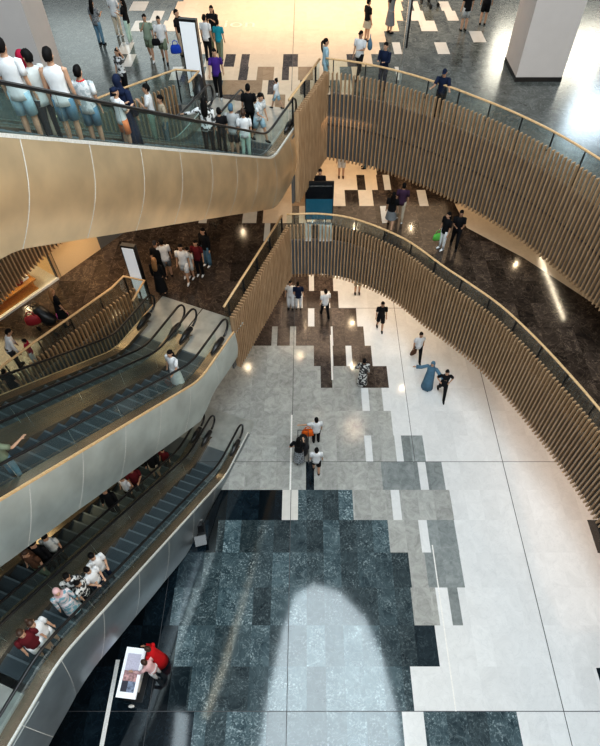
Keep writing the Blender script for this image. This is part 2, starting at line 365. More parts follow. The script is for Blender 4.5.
# gallery edges (fin line), seen from above; the void is to the right of the travel direction
L1_CURVE = catmull([(-.80,18.82),(.52,18.85),(1.86,18.5),(3.54,17.35),(4.82,15.75),(5.5,14.95),(6.4,13.8),(7.15,12.45),(7.8,11.0),(8.4,9.45),(8.95,7.7),(9.4,5.6),(9.7,3.0),(9.8,0)], 6)
L2_CURVE = catmull([(.66,22.30),(1.96,21.88),(3.38,21.13),(4.69,20.16),(5.5,19.42),(6.54,18.38),(7.6,17.05),(8.52,15.5),(9.3,13.8),(9.9,12.0),(10.4,9.5),(10.7,7)], 6)
L1_STRAIGHT = [(-2.62,13.75),(-.80,18.82)]
L2_STRAIGHT = [(-.42,19.15),(.66,22.30)]
L1_LEFT = catmull([(-13.0,4.4),(-11.2,7.9),(-9.12,11.3),(-7.6,13.35),(-6.15,15.25)], 3)
L2_LEFT = catmull([(-11.2,8.2),(-10.6,11.2),(-9.95,13.9),(-9.05,16.4),(-7.2,18.9),(-4.78,21.25)], 3)
def lin(a, d):  # shift a path toward the gallery
    return offset(a, d)
# slabs
b = mb('slab_core')
edge1 = lin(L1_LEFT, .14) + [(-5.9,15.2),(-2.62,14.3)] + lin(L1_STRAIGHT + L1_CURVE[1:], .14)[1:]
poly = edge1 + [(22,0),(22,38),(-22,38),(-22,4.4)]
b.prism(poly, Z1-.75, Z1-.004); b.use('marble_coffee'); b.add([(p[0],p[1],Z1) for p in poly], [list(range(len(poly)))])
floor_cells(b, LEVEL1_ROWS, Z1+.004)
b.use('marble_cream'); q = [(6.45,21.4),(6.68,19.7),(8.58,17.8),(10.9,14.75),(12.6,12.0),(12.6,21.4)]
b.add([(x,y,Z1+.005) for x,y in q], [list(range(len(q)))])
tag(b.build('floor'), 'dark brown marble gallery floor of the middle level', 'floor', kind='structure')
b = mb('slab_core')
edge2 = lin(L2_LEFT, .14) + [(-4.4,21.3),(-4.35,20.75),(-.5,19.5)] + lin(L2_STRAIGHT + L2_CURVE[1:], .14)[1:]
poly = edge2 + [(24,7),(24,42),(-24,42),(-24,8.2)]
b.prism(poly, Z2-.75, Z2-.004); b.use('marble_teal'); b.add([(p[0],p[1],Z2) for p in poly], [list(range(len(poly)))])
floor_cells(b, LEVEL2_ROWS, Z2+.004)
b.use('seam'); b.quad((-.61,22.4,Z2+.008),(-.59,22.4,Z2+.008),(-.59,40,Z2+.008),(-.61,40,Z2+.008))
tag(b.build('floor'), 'cream and teal grey marble gallery floor of the top level', 'floor', kind='structure')
# landing slab where the lowest escalators arrive, below the viewpoint
b = mb('slab_core'); b.box(-12, -5.9, -6, .9, Z1-.75, Z1); tag(b.build('floor'), 'edge of the near middle level landing', 'floor', kind='structure')

# ------------------------------------------------------------------ balustrades of timber fins
plain('cove_glow', (1.0,.50,.20), .5, emit=7, var=.01)
def balustrade(label, fin_path, z, zbot, spacing, rail_path, fins_depth=.10, fin_w=.046, fin_start=0, joint=None, glow=False):
    p0 = fin_path[0]
    root = thing('balustrade', label, 'balustrade', (p0[0], p0[1], z))
    o = Vector((p0[0], p0[1], z))
    def bl(m, name, parent=root, smooth=False):
        ob = m.build(name, None, smooth=smooth); ob.parent = parent
        ob.location = -o; return ob
    f = mb('fin_wood')
    for (p, t) in along(fin_path, spacing, fin_start):
        nrm = Vector((t.y, -t.x))     # toward the void
        M = Matrix(((t.x, nrm.x, 0, p.x), (t.y, nrm.y, 0, p.y), (0, 0, 1, 0), (0, 0, 0, 1)))
        f.box(-fin_w/2, fin_w/2, -.02, fins_depth, zbot, z+.80, M)
    bl(f, 'slat_screen')
    ex = [tuple(Vector(fin_path[0])+(Vector(fin_path[0])-Vector(fin_path[1])).normalized()*.22)]+list(fin_path)+[tuple(Vector(fin_path[-1])+(Vector(fin_path[-1])-Vector(fin_path[-2])).normalized()*.12)]
    g = mb('fascia'); g.wall(offset(ex, .03), zbot+.05, z-.01, .07)
    g.use('seam')
    if joint: g.wall(offset(fin_path, -.02), joint-.02, joint+.02, .06)
    bl(g, 'fascia_panel')
    if glow:
        c_ = mb('cove_glow'); c_.wall(offset(fin_path, .135), z+.005, z+.03, .02); bl(c_, 'light_strip')
    gl = mb('balustrade_glass'); gl.wall(rail_path, z+.02, z+1.14, .016); bl(gl, 'glass_panel')
    h = mb('rail_wood'); h.tube([(x,y,z+1.19) for x,y in rail_path], .045, 8, .8); bl(h, 'handrail', smooth=True)
    for (p, t) in along(rail_path, 1.25, .3):
        k = mb('black_paint'); nrm = Vector((t.y, -t.x))
        M = Matrix(((t.x, nrm.x, 0, p.x), (t.y, nrm.y, 0, p.y), (0, 0, 1, z), (0, 0, 0, 1)))
        k.box(-.012, .012, -.01, .05, 0, 1.17, M); k.box(-.012, .012, .04, .16, .62, .66, M)
        bl(k, 'post')
    return root
balustrade('long curving slat balustrade of the top gallery with wooden handrail', L2_CURVE, Z2, 6.35, .165, offset(L2_CURVE, .16), joint=7.85)
balustrade('long curving slat balustrade of the middle gallery with wooden handrail', L1_CURVE, Z1, 2.85, .142, offset(L1_CURVE, .16))
balustrade('short straight slat balustrade beside the white dressed rider, middle level', L1_STRAIGHT, Z1, 2.85, .142, offset(L1_STRAIGHT, .2), fins_depth=.16)
balustrade('short straight slat balustrade beside the top escalator newels', L2_STRAIGHT, Z2, 6.35, .15, offset(L2_STRAIGHT, .2), fins_depth=.16)
r1 = offset(L1_LEFT, .2)[:-1] + [(-6.5,15.35),(-5.72,15.12),(-5.95,14.1)]
balustrade('slat balustrade bounding the middle gallery behind the escalator glass', L1_LEFT, Z1, 2.4, .15, r1)
r2 = offset(L2_LEFT, .2)[:-1] + [(-4.75,21.5),(-3.9,21.36),(-4.15,20.5)]
balustrade('slat balustrade of the top gallery running behind the white kiosk board', L2_LEFT, Z2, 6.35, .165, r2)

# ------------------------------------------------------------------ escalators
ESC = {'low': dict(n=(-2.655,12.237), a=20.25, f=1.71, z0=0.0, rise=4.7, T=2.0, sep=1.70, clad='cladding_dark'),
       'mid': dict(n=(-2.863,13.404), a=23.41, f=2.0, z0=Z1, rise=4.9, T=2.0, sep=1.72, clad='cladding_grey'),
       'up':  dict(n=(-.482,19.832), a=18.38, f=2.53, z0=Z2, rise=6.6, T=1.9, sep=2.0, clad='cladding_warm_lit')}
def frame(e):
    a = math.radians(e['a']); return Vector((-math.sin(a), -math.cos(a))), Vector((math.cos(a), -math.sin(a)))
def epos(e, s, lat, z):
    u, r = frame(e); n = Vector(e['n']); p = n+u*s+r*lat; return (p.x, p.y, z)
def prof(e, s):
    f = e['f']; L = e['rise']/TANI; x = s-f
    def sm(x, w=.5): return 0 if x < -w else (x if x > w else (x+w)**2/(4*w))
    return e['z0'] + TANI*(sm(x)-sm(x-L))
def escalator(key, lane, label, clad_side):
    e = ESC[key]; top = e['f']+e['rise']/TANI; end = top+2.4
    c = -.62 - lane*e['sep']
    base = epos(e, 0, c, e['z0'])
    root = thing('escalator', label, 'escalator', base)
    def bl(m, name, parent=root, smooth=False):
        ob = m.build(name, None, smooth=smooth); ob.parent = parent; ob.location = -Vector(base); return ob
    S = [0, .5, 1.0]+[e['f']-.5+i*.125 for i in range(9)]+[e['f']+.5+(e['rise']/TANI-1)*k/6 for k in range(1, 6)]+[top-.5+i*.125 for i in range(9)]+[top+1.0, end]
    S = sorted(set(round(s, 3) for s in S))
    # step band
    st = mb('step_tread'); d = .4
    s = e['f']-1.0; i = 0
    n = int((top+.9-s)/d)
    for i in range(n):
        s0 = s+i*d; z = prof(e, s0+d/2); zp = prof(e, s0-d/2)
        st.use('step_tread'); st.quad(epos(e,s0+.05,c-.5,z), epos(e,s0+.05,c+.5,z), epos(e,s0+d,c+.5,z), epos(e,s0+d,c-.5,z))
        st.use('step_edge'); st.quad(epos(e,s0,c-.5,z), epos(e,s0,c+.5,z), epos(e,s0+.05,c+.5,z), epos(e,s0+.05,c-.5,z))
        st.use('step_riser'); st.quad(epos(e,s0,c-.5,zp), epos(e,s0,c+.5,zp), epos(e,s0,c+.5,z), epos(e,s0,c-.5,z))
    bl(st, 'step_band')
    for (s0, s1, z) in ((-1.0, e['f']-1.0, e['z0']+.012), (top+.9, end, e['z0']+e['rise']+.012)):
        lp = mb('landing_steel'); lp.quad(epos(e,s0,c-.84,z), epos(e,s0,c+.84,z), epos(e,s1,c+.84,z), epos(e,s1,c-.84,z))
        lp.quad(epos(e,s0,c-.84,z-.05), epos(e,s0,c+.84,z-.05), epos(e,s0,c+.84,z), epos(e,s0,c-.84,z))
        bl(lp, 'landing_plate')
    # skirt and deck either side of the steps
    for sgn in (-1, 1):
        dk = mb('deck_metal'); ia, oa = c+sgn*.50, c+sgn*.77
        SS = [x for x in S if x >= .25]
        A = [epos(e,x,ia,prof(e,x)+.16) for x in SS]; B = [epos(e,x,oa,prof(e,x)+.16) for x in SS]; D = [epos(e,x,ia,prof(e,x)-.25) for x in SS]; E_ = [epos(e,x,oa,prof(e,x)-.1) for x in SS]
        dk.strip(A, B); dk.strip(D, A); dk.strip(B, E_)
        dk.quad(epos(e,.25,ia,e['z0']), epos(e,.25,oa,e['z0']), B[0], A[0])
        if lane == 1 and sgn == 1:   # infill between the two lanes
            g_ = e['sep']-1.54; A = [epos(e,x,oa,prof(e,x)+.15) for x in SS]; B = [epos(e,x,oa+g_,prof(e,x)+.15) for x in SS]; dk.strip(A, B)
        bl(dk, 'deck')
        g = mb('escalator_glass'); ga = c+sgn*.62
        G0 = [epos(e,x,ga-.006,prof(e,x)+.16) for x in SS]; G1 = [epos(e,x,ga-.006,prof(e,x)+.90) for x in SS]
        g.strip(G0, G1)
        g.use('steel')
        for x in [2.2+k*1.5 for k in range(int((top-2)/1.5)+1)]:
            g.quad(epos(e,x,ga-.012,prof(e,x)+.16), epos(e,x+.012,ga-.012,prof(e,x)+.16), epos(e,x+.012,ga-.012,prof(e,x)+.90), epos(e,x,ga-.012,prof(e,x)+.90))
        bl(g, 'glass_panel')
        h = mb('rubber'); R = .36
        path = []
        for k in range(9):
            t = -math.pi/2+math.pi*k/8; path.append(epos(e, .05-R*math.cos(t), ga, e['z0']+.93-R+R*math.sin(t)))
        path = path+[epos(e, x, ga, prof(e, x)+.93) for x in SS[:-1]]
        for k in range(9):
            t = math.pi/2-math.pi*k/8; path.append(epos(e, end-.4+R*math.cos(t), ga, e['z0']+e['rise']+.93-R+R*math.sin(t)))
        h.tube(path, .042, 8, .8); rail = bl(h, 'handrail', smooth=True)
        nb = mb('rubber'); p = epos(e, .3, ga, e['z0'])
        nb.tube([epos(e,.15,ga,e['z0']+.2), epos(e,.5,ga,e['z0']+.24), epos(e,.9,ga,e['z0']+.2)], [.09,.11,.05], 8); bl(nb, 'newel_base', rail, smooth=True); nb_o = rail.children[0]; nb_o.location = (0,0,0)
    # cladding on the outer side, in panels with fine joints
    for side in clad_side:
        sg = 1 if side > 0 else -1; ca = c+sg*.80; cl = MB(); cl.use(e['clad'])
        def lo(x):
            sl = (prof(e,x+.1)-prof(e,x-.1))/.2/TANI; z = prof(e, x)+.1-e['T']*((.66+.34*sl) if key == 'mid' else 1)
            return max(z, .005) if key == 'low' else z
        s0 = -.35; w = 1.42; k = 0
        while s0 < end:
            s1 = min(s0+w, end); n = 6; xs = [s0+.008+(s1-s0-.016)*q/n for q in range(n+1)]
            # joints run square to the slope; the sheet is slightly dished
            def cp(x, w_, out):
                sl = (prof(e,x+.1)-prof(e,x-.1))/.2/TANI; xb = x+w_*.44*e['T']*sl
                return epos(e, xb, ca+sg*(out+(.15 if key == 'up' else .07)*math.sin(math.pi*w_)), (prof(e,x)+.15)*(1-w_)+lo(x+.44*e['T']*sl)*w_)
            grid = [cp(x, j/8, .010*math.sin(math.pi*q/n)) for j in range(9) for q, x in enumerate(xs)]
            cl.use(e['clad']); cl.add(grid, [(j*(n+1)+q, j*(n+1)+q+1, (j+1)*(n+1)+q+1, (j+1)*(n+1)+q) for j in range(8) for q in range(n)])
            cl.use('rim'); cl.strip([cp(s0-.008, j/8, .001) for j in range(9)], [cp(s0+.008, j/8, .001) for j in range(9)]); s0 = s1; k += 1
        xs = [-.35]+[x for x in S if x > 0]
        cl.use('steel'); cl.strip([epos(e,x,ca-sg*.005,prof(e,x)+.15) for x in xs], [epos(e,x,ca-sg*.005,lo(x)) for x in xs])
        cl.use('cladding_dark'); cl.quad(epos(e,-.35,c-.8,prof(e,0)+.0), epos(e,-.35,c+.8,prof(e,0)+.0), epos(e,-.35,c+.8,lo(-.3)), epos(e,-.35,c-.8,lo(-.3)))
        cl.strip([epos(e,x,c-.84,lo(x)) for x in xs], [epos(e,x,c+.8,lo(x)) for x in xs])
        cl.use('rail_wood' if key == 'mid' else 'rim'); cl.strip([epos(e,x,c+sg*.77,prof(e,x)+.165) for x in xs], [epos(e,x,ca+sg*.02,prof(e,x)+.165) for x in xs]); cl.strip([epos(e,x,ca+sg*.02,prof(e,x)+.165) for x in xs], [epos(e,x,ca+sg*.02,prof(e,x)+.10) for x in xs])
        bl(cl, 'cladding', smooth=True)
    return root
plain('step_tread', (.045, .062, .072), .45, .2, var=.3, scale=60)
plain('step_edge', (.11, .14, .155), .4, .1)
plain('step_riser', (.02, .025, .03), .5)
plain('landing_steel', (.40, .41, .385), .3, .25, var=.15, scale=3)
escalator('low', 0, 'lowest right-hand escalator rising from the ground floor, dark metal side', (1,))
escalator('low', 1, 'lowest inner escalator beneath the pale grey clad one', (-1,))
escalator('mid', 0, 'middle escalator with pale grey metal side, carrying the woman in white', (1,))
escalator('mid', 1, 'empty middle escalator beside the slat balustrade', (-1,))
escalator('up', 0, 'top escalator with warm light tinted into its metal side, crowded with riders', (1,))
escalator('up', 1, 'top escalator farther from the warm tinted cladding', (-1,))
# ------------------------------------------------------------------ columns, shop, boards
def column(x0, x1, y0, y1, label):
    t = thing('column', label, 'column', ((x0+x1)/2,(y0+y1)/2,Z2)); t['kind'] = 'structure'
    cx, cy = (x1-x0)/2, (y1-y0)/2
    m = mb('column_paint'); m.box(-cx,cx,-cy,cy,.16,8.4); o = m.build('shaft', t)
    m = mb('column_plinth'); m.box(-cx-.015,cx+.015,-cy-.015,cy+.015,0,.17); m.build('plinth', t)
column(8.24, 10.05, 23.2, 25.05, 'square white column with black plinth standing on the top gallery')
column(-11.9, -9.86, 22.3, 24.1, 'square column behind the hooded rider at the top left')

# shop front on the middle level
SF = [(-11.9,13.1),(-11.04,14.35),(-9.53,16.55),(-8.21,18.07)]
u = (Vector(SF[2])-Vector(SF[1])).normalized(); nrm = Vector((-u.y, u.x))
M = Matrix(((u.x, nrm.x, 0, SF[2][0]), (u.y, nrm.y, 0, SF[2][1]), (0,0,1,Z1), (0,0,0,1)))   # local x along the front, y into the shop
def at(m, name): return m.build(name)
m = mb('shop_wall'); m.box(0, 2.15, 0, .15, 0, 3.3, M); m.box(0, .15, 0, 3.6, 0, 3.3, M)
m.use('seam'); m.box(-.03, .0, -.02, .12, 0, 3.3, M); m.box(.12,.135,-.005,0,0,3.3,M)
tag(m.build('wall_shop'), 'warm beige lit wall panel at the end of the shop front', 'wall', kind='structure')
m = mb('shop_wall'); m.box(-7, .1, 3.6, 3.75, 0, 3.3, M); tag(m.build('wall_back'), 'beige rear wall inside the shop', 'wall', kind='structure')
m = mb('fascia'); m.box(2.15, 9, 0.0, .2, 0, 3.3, M); tag(m.build('wall_gallery'), 'dark wall continuing beyond the shop panel', 'wall', kind='structure')
m = mb('marble_pale'); m.box(-7, .0, .1, 3.6, .0, .03, M); m.use('table_wood'); m.box(-7, -.8, .15, 1.9, .03, .055, M)
tag(m.build('floor'), 'light shop floor with wooden display platform edge', 'floor', kind='structure')
m = mb('shop_glass'); m.box(-7, 0, .0, .02, .08, 3.2, M); m.use('white_paint'); m.box(-7, 0, -.05, .07, 0, .09, M)
tag(m.build('window_1'), 'shop window glass with white base rail', 'window', kind='structure')
def inshop(x, y, z=0): return tuple((M @ Vector((x, y, z))))
rz = math.atan2(u.y, u.x)
t = thing('display_table', 'low wooden display table behind the shop glass', 'table', inshop(-2.0,.72,.06), rz)
m = mb('table_wood'); m.box(-1.3,1.3,-.45,.45,.26,.32); m.build('table_top', t)
for sx in (-1,1):
    for sy in (-1,1): m = mb('table_wood'); m.box(sx*1.15-.03,sx*1.15+.03,sy*.38-.03,sy*.38+.03,0,.26); m.build('leg', t)
plain('bag_red', (.30,.02,.03), .6); plain('bag_tan', (.45,.28,.14), .6)
def handbag(name, label, mat, loc, rz=0, s=1, group=None):
    t = thing(name, label, 'bag', loc, rz, group)
    m = mb(mat); m.loft([(0,0,0,.15*s,.06*s),(0,0,.03*s,.17*s,.075*s),(0,0,.15*s,.165*s,.065*s),(0,0,.24*s,.13*s,.035*s)], 12); m.build('body', t, smooth=True)
    m = mb(mat); m.tube([(-.08*s,0,.22*s),(-.07*s,0,.33*s),(0,0,.38*s),(.07*s,0,.33*s),(.08*s,0,.22*s)], .012*s, 6); m.build('handle', t, smooth=True)
    return t
for i, (x, y, mt, lb) in enumerate(((-1.25,.5,'bag_red','dark red bag on the display table, nearest the shop wall panel'),(-1.6,.55,'bag_red','dark red bag in the middle of the display table'),(-1.95,.5,'bag_red','dark red bag beside the pale boxes on the display table'),(-2.8,.7,'black_paint','small black bag on the far end of the display table'))):
    handbag('handbag', lb, mt, inshop(x,y,.381), rz+i*.4)
for i, (x, y) in enumerate(((-.95,.6),(-2.3,.42),(-2.4,.8))):
    m = mb('white_panel'); m.box(-.14,.14,-.10,.10,0,.09); m.use('white_paint'); m.box(-.145,.145,-.105,.105,.09,.12)
    o = m.build('shoe_box'); o.location = inshop(x,y,.381); o.rotation_euler = (0,0,rz+.3*i)
    tag(o, ('pale box on the display table next to the red bags','pale box at the front of the display table','pale box behind the front one on the display table')[i], 'box')
t = thing('clothes_rack', 'pale shelf rack of folded goods at the rear of the shop', 'rack', inshop(-2.6,2.6,.03), rz)
m = mb('white_paint')
for z in (.3,.9,1.5): m.box(-1.2,1.2,-.2,.2,z,z+.04)
m.build('shelf', t)
for sx in (-1.2,1.2): m = mb('steel'); m.box(sx-.02,sx+.02,-.2,.2,0,1.8); m.build('side_frame', t)
m = mb('white_panel')
for i in range(8): m.box(-1.1+i*.28,-.9+i*.28,-.15,.15,.34,.5+.05*(i%3)); m.box(-1.1+i*.28,-.9+i*.28,-.15,.15,.94,1.1+.05*(i%2))
tag(m.build('folded_goods', t), kind='stuff')

def totem(loc, rz, label, h, w=.5):
    t = thing('information_totem', label, 'sign board', loc, rz)
    m = mb('black_paint'); m.box(-w/2-.04,w/2+.04,-.09,.09,.0,h); m.build('case', t)
    m = mb('white_panel'); m.box(-w/2,w/2,-.105,-.088,.10,h-.08); m.build('screen', t)
totem((-6.05,15.45,Z1), math.radians(-12), 'tall white faced information totem at the corner of the middle gallery rail', 2.5, .42)
totem((-4.12,21.85,Z2), math.radians(-12), 'tall white faced information totem beside the man in purple', 2.73, .56)
t = thing('display_screen', 'freestanding black screen with teal lower half on the middle gallery', 'screen', (.5,20.1,Z1))
plain('screen_teal', (.012,.075,.115), .2, emit=.35); plain('screen_black', (.004,.006,.010), .15)
m = mb('black_paint'); m.box(-.58,.58,0,.09,.12,1.9); m.build('case', t)
m = mb('screen_teal'); m.box(-.55,.55,-.012,-.001,.16,1.13); m.build('lower_panel', t)
m = mb('screen_black'); m.box(-.55,.55,-.012,-.001,1.13,1.80); m.use('steel'); m.box(-.5,.5,-.016,-.012,1.72,1.74); m.build('upper_panel', t)
m = mb('steel'); m.box(-.5,.5,-.2,.28,0,.03); m.box(-.3,-.24,.0,.07,.03,.14); m.box(.24,.3,.0,.07,.03,.14); m.build('foot_plate', t)

# directory lectern on the ground floor
t = thing('directory_board', 'white slanted directory board with pictures, read by the person in red', 'sign board', (-5.15,3.65,0), math.radians(-6))
m = mb('white_paint'); m.box(-.12,.12,-.35,.35,0,.8); m.use('black_paint'); m.box(-.28,.28,-.6,.6,0,.03); m.build('pedestal', t)
R_ = Matrix.Translation((0,0,.95)) @ Matrix.Rotation(math.radians(10), 4, 'X')
m = mb('white_panel'); m.box(-.29,.29,-.66,.66,-.04,.04,R_); m.build('panel', t)
plain('print_lilac', (.62,.60,.72), .4); plain('print_pink', (.50,.30,.30), .4, var=.5, scale=14); plain('print_grey', (.20,.24,.33), .4, var=.5, scale=14); plain('print_dark', (.05,.05,.07), .4)
m = mb('print_lilac'); m.box(-.2,.2,.05,.50,.041,.046,R_); m.use('print_pink'); m.box(-.2,.2,-.22,.05,.041,.046,R_); m.use('print_grey'); m.box(-.02,.2,-.5,-.22,.041,.046,R_); m.use('print_dark'); m.box(-.2,-.02,-.5,-.22,.041,.046,R_); m.build('printed_picture', t)
m = mb('white_paint'); m.loft([(0,0,0,.10,.05),(0.01,0,.03,.08,.04),(0.03,0,.04,.03,.02)], 8); o = m.build('paper_scrap'); o.location = (-5.24,2.93,.003); tag(o, 'crumpled white paper scrap on the black floor below the directory board', 'paper')
# stool and sign beside the escalator foot
t = thing('sign_stand', 'black stand with tilted grey panel beside the lowest escalator side', 'stand', (-3.9,8.25,0), .25)
m = mb('black_paint'); m.box(-.3,.3,-.2,.45,.0,.06); m.box(-.26,.26,.05,.4,.06,.62); m.build('base', t)
R_ = Matrix.Translation((0.1,-.35,.3)) @ Matrix.Rotation(math.radians(20), 4, 'X')
m = mb('fascia'); m.box(-.2,.2,-.17,.17,-.015,.015,R_); m.build('tilted_panel', t)
m = mb('steel'); m.tube([(-.15,.15,.64),(.3,.25,.64)], .015, 6); m.build('bar', t)
# glazing pole on the top gallery
t = thing('glazing_pole', 'tall slim steel pole rising behind the man in the dark suit', 'pole', (3.72,23.35,Z2))
m = mb('steel'); m.box(-.05,.03,-.06,.06,0,6.5); m.build('pole', t); m = mb('black_paint'); m.box(.03,.10,-.06,.10,1.2,6.5); m.build('dark_edge', t)

# sign reflection drawn as flat pale letters on the cream floor
cu = bpy.data.curves.new('sign_reflection', 'FONT'); cu.body = 'ion'; cu.size = 1.15; cu.extrude = .001; cu.space_character = 1.05
plain('reflected_letter', (.88,.76,.60), .3); cu.materials.append(MC['reflected_letter'])
tmp = bpy.data.objects.new('sign_reflection_outline', cu); COL.objects.link(tmp); me = bpy.data.meshes.new_from_object(tmp.evaluated_get(bpy.context.evaluated_depsgraph_get())); bpy.data.objects.remove(tmp)
o = bpy.data.objects.new('sign_reflection', me); COL.objects.link(o); o.location = (-3.85,28.6,Z2+.009)
tag(o, 'painted reflection of the sign letters ion on the cream top floor', 'lettering')

def stroller(loc, rz, label, cloth='black_paint'):
    t = thing('stroller', label, 'stroller', loc, rz)
    m = mb(cloth); m.loft([(0,0,.35,.16,.25),(0,.02,.5,.22,.36),(0,.05,.62,.23,.38),(0,.2,.85,.2,.24),(0,.28,1.0,.14,.12)], 12); m.build('seat', t, smooth=True)
    m = mb('black_paint'); m.tube([(-.2,-.35,.1),(-.2,.3,.75),(-.2,.55,1.02),(.2,.55,1.02),(.2,.3,.75),(.2,-.35,.1)], .015, 6); m.tube([(-.2,.4,.1),(-.2,-.1,.5)], .014, 6); m.tube([(.2,.4,.1),(.2,-.1,.5)], .014, 6); m.build('frame', t, smooth=True)
    for x in (-.22,.22):
        for y in (-.35,.4):
            m = mb('rubber'); m.tube([(x-.02,y,.1),(x+.02,y,.1)], .1, 14); m.build('wheel', t)
stroller((5.95,31.2,Z2), .5, 'black stroller on the grey top gallery beyond the pale floor stones')
stroller((-3.95,21.2,Z2), .2, 'black stroller parked in front of the top gallery totem')
stroller((-9.0,13.9,Z1), 1.2, 'black stroller beside red bags behind the middle gallery rail')
stroller((-.15,11.5,0), 0, 'black folded stroller beside the woman in white top and black shorts')
handbag('backpack', 'dark red backpack hanging over the stroller on the middle gallery', 'bag_red', (-9.35,13.6,Z1+.6), .3, 1.5)

# ------------------------------------------------------------------ people
MATS = dict(white=(.72,.73,.74), offwhite=(.60,.62,.60), black=(.010,.010,.012), charcoal=(.03,.03,.035), navy=(.012,.020,.05), purple=(.07,.03,.22), red=(.55,.015,.02), crimson=(.30,.01,.04),
  maroon=(.12,.015,.02), denim=(.13,.24,.33), paledenim=(.36,.52,.60), bluedark=(.05,.12,.18), olive=(.20,.24,.17), sage=(.26,.32,.25), beige=(.45,.38,.29), cream=(.66,.58,.46), grey=(.18,.19,.20), teal=(.02,.28,.36),
  orange=(.80,.25,.10), pink=(.70,.45,.45), pinkbag=(.55,.10,.28), green=(.12,.42,.08), mint=(.50,.66,.58), slateblue=(.10,.19,.27), brown=(.10,.05,.03), plum=(.06,.03,.06), orangebag=(.70,.14,.02), bluebag=(.02,.07,.45), lightgrey=(.42,.43,.43), skyblue=(.25,.42,.60))
for k, c in MATS.items(): plain('cloth_'+k, c, .8, var=.10, scale=6, spec=.2)
mottled('cloth_floral', (.75,.76,.76), (.05,.05,.05), 9); mottled('cloth_print', (.02,.02,.022), (.62,.62,.60), 9); mottled('cloth_pastel', (.65,.60,.62), (.20,.38,.45), 7); mottled('cloth_greypat', (.12,.13,.14), (.34,.36,.38), 20)
mottled('cloth_star', (.72,.74,.75), (.45,.50,.52), 10)
def V(*a): return Vector(a)
def seglerp(a, b, t): return a+(b-a)*t
def person(loc, rz, label, h=1.7, top='white', bottom='black', kind='trousers', hair='short', haircol='black', stride=.0, arms=('down','down'), sleeve='short', lean=0, shoes='black', skin='skin', hem=.5, turn=0, group=None, slim=1.0, collar=None):
    k = h/1.7; root = thing('person', label, 'person', loc, rz, group); root.scale = (k,k,k)
    la = math.radians(lean)
    def bend(p):   # lean forward from the hips
        p = Vector(p)
        if p.z > .9:
            d = p-V(0,0,.9); p = V(p.x, d.y*math.cos(la)+d.z*math.sin(la), .9+d.z*math.cos(la)-d.y*math.sin(la))
        return p
    tr = math.radians(turn)
    def head(p):
        p = Vector(p); d = V(p.x*math.cos(tr)-(p.y)*math.sin(tr), p.x*math.sin(tr)+p.y*math.cos(tr), p.z); return bend(d)
    # joints
    legs = []
    for sx, ph in ((-1, 1), (1, -1)):
        a = ph*stride; hip = V(sx*.088, 0, .90-.0)
        kn = V(sx*.095, .42*math.sin(a)+.03, .90-.43*math.cos(a)); 
        b_ = a - (.55*abs(stride) if ph < 0 else .05*abs(stride))
        an = kn + V(sx*.005, .40*math.sin(b_)-.02, -.40*math.cos(b_)); legs.append((hip, kn, an))
    low = min(l[2].z for l in legs)-.075
    legs = [tuple(q-V(0,0,low) for q in l) for l in legs]; drop = -low
    def dz(p): p = Vector(p); return p+V(0,0,drop)
    ARM = dict(down=(V(.03,.0,-.29),V(.02,.06,-.25)), fwd=(V(.02,.06,-.28),V(-.08,.23,.06)), phone=(V(.02,.10,-.26),V(-.12,.16,.16)), rail=(V(.08,.16,-.24),V(.05,.22,.03)), out=(V(.22,.08,-.14),V(.22,.06,-.05)), up=(V(.16,.10,.16),V(-.08,.06,.22)), swing=(V(.03,-.12,-.26),V(.02,.02,-.24)), swingf=(V(.03,.14,-.25),V(.0,.16,-.17)), hip=(V(.14,-.08,-.22),V(-.12,.12,-.12)), chin=(V(.02,.12,-.24),V(-.14,.06,.24)))
    A = []
    for sx, nm in ((-1, arms[0]), (1, arms[1])):
        sh = V(sx*.185*slim, 0, 1.385); e1, e2 = ARM[nm]; el = sh+V(sx*e1.x, e1.y, e1.z); wr = el+V(sx*e2.x, e2.y, e2.z)
        A.append((sx, bend(sh)+V(0,0,drop), bend(sh)+(el-sh)+V(0,0,drop), bend(sh)+(wr-sh)+V(0,0,drop)))
    # body: one mesh, fused by a voxel remesh
    m = mb(skin)
    T = [(0,0,.84,.10,.08),(0,0,.90,.145,.105),(0,0,.97,.15,.105),(0,0,1.08,.125,.09),(0,.01,1.22,.15,.11),(0,.0,1.34,.165,.10),(0,-.005,1.41,.13,.075),(0,0,1.45,.065,.06),(0,.005,1.50,.052,.055)]
    T = [(a,b_,c,d*slim,e_) for a,b_,c,d,e_ in T]
    m.loft(T, 14, lambda v: dz(bend(v)))
    m.loft([(0,.012,1.48,.046,.05),(0,.022,1.52,.058,.075),(0,.018,1.56,.068,.088),(0,.008,1.61,.074,.096),(0,.0,1.66,.072,.094),(0,-.004,1.70,.054,.070),(0,-.005,1.722,.02,.026)], 14, lambda v: dz(head(v)))
    m.tube([dz(head((0,.10,1.615))), dz(head((0,.118,1.585))), dz(head((0,.10,1.572)))], [.010,.015,.010], 6)
    for sx in (-1,1): m.tube([dz(head((sx*.072,-.01,1.575))), dz(head((sx*.083,-.015,1.60))), dz(head((sx*.074,-.01,1.63)))], [.010,.016,.010], 6)
    for (hip, kn, an) in legs:
        m.tube([hip+V(0,0,.02), seglerp(hip,kn,.35), kn, seglerp(kn,an,.35), an], [.088*slim,.080*slim,.054,.056,.038], 10)
        m.tube([an+V(0,-.03,-.02), an+V(0,.05,-.045), an+V(0,.15,-.06)], [.036,.036,.022], 8)
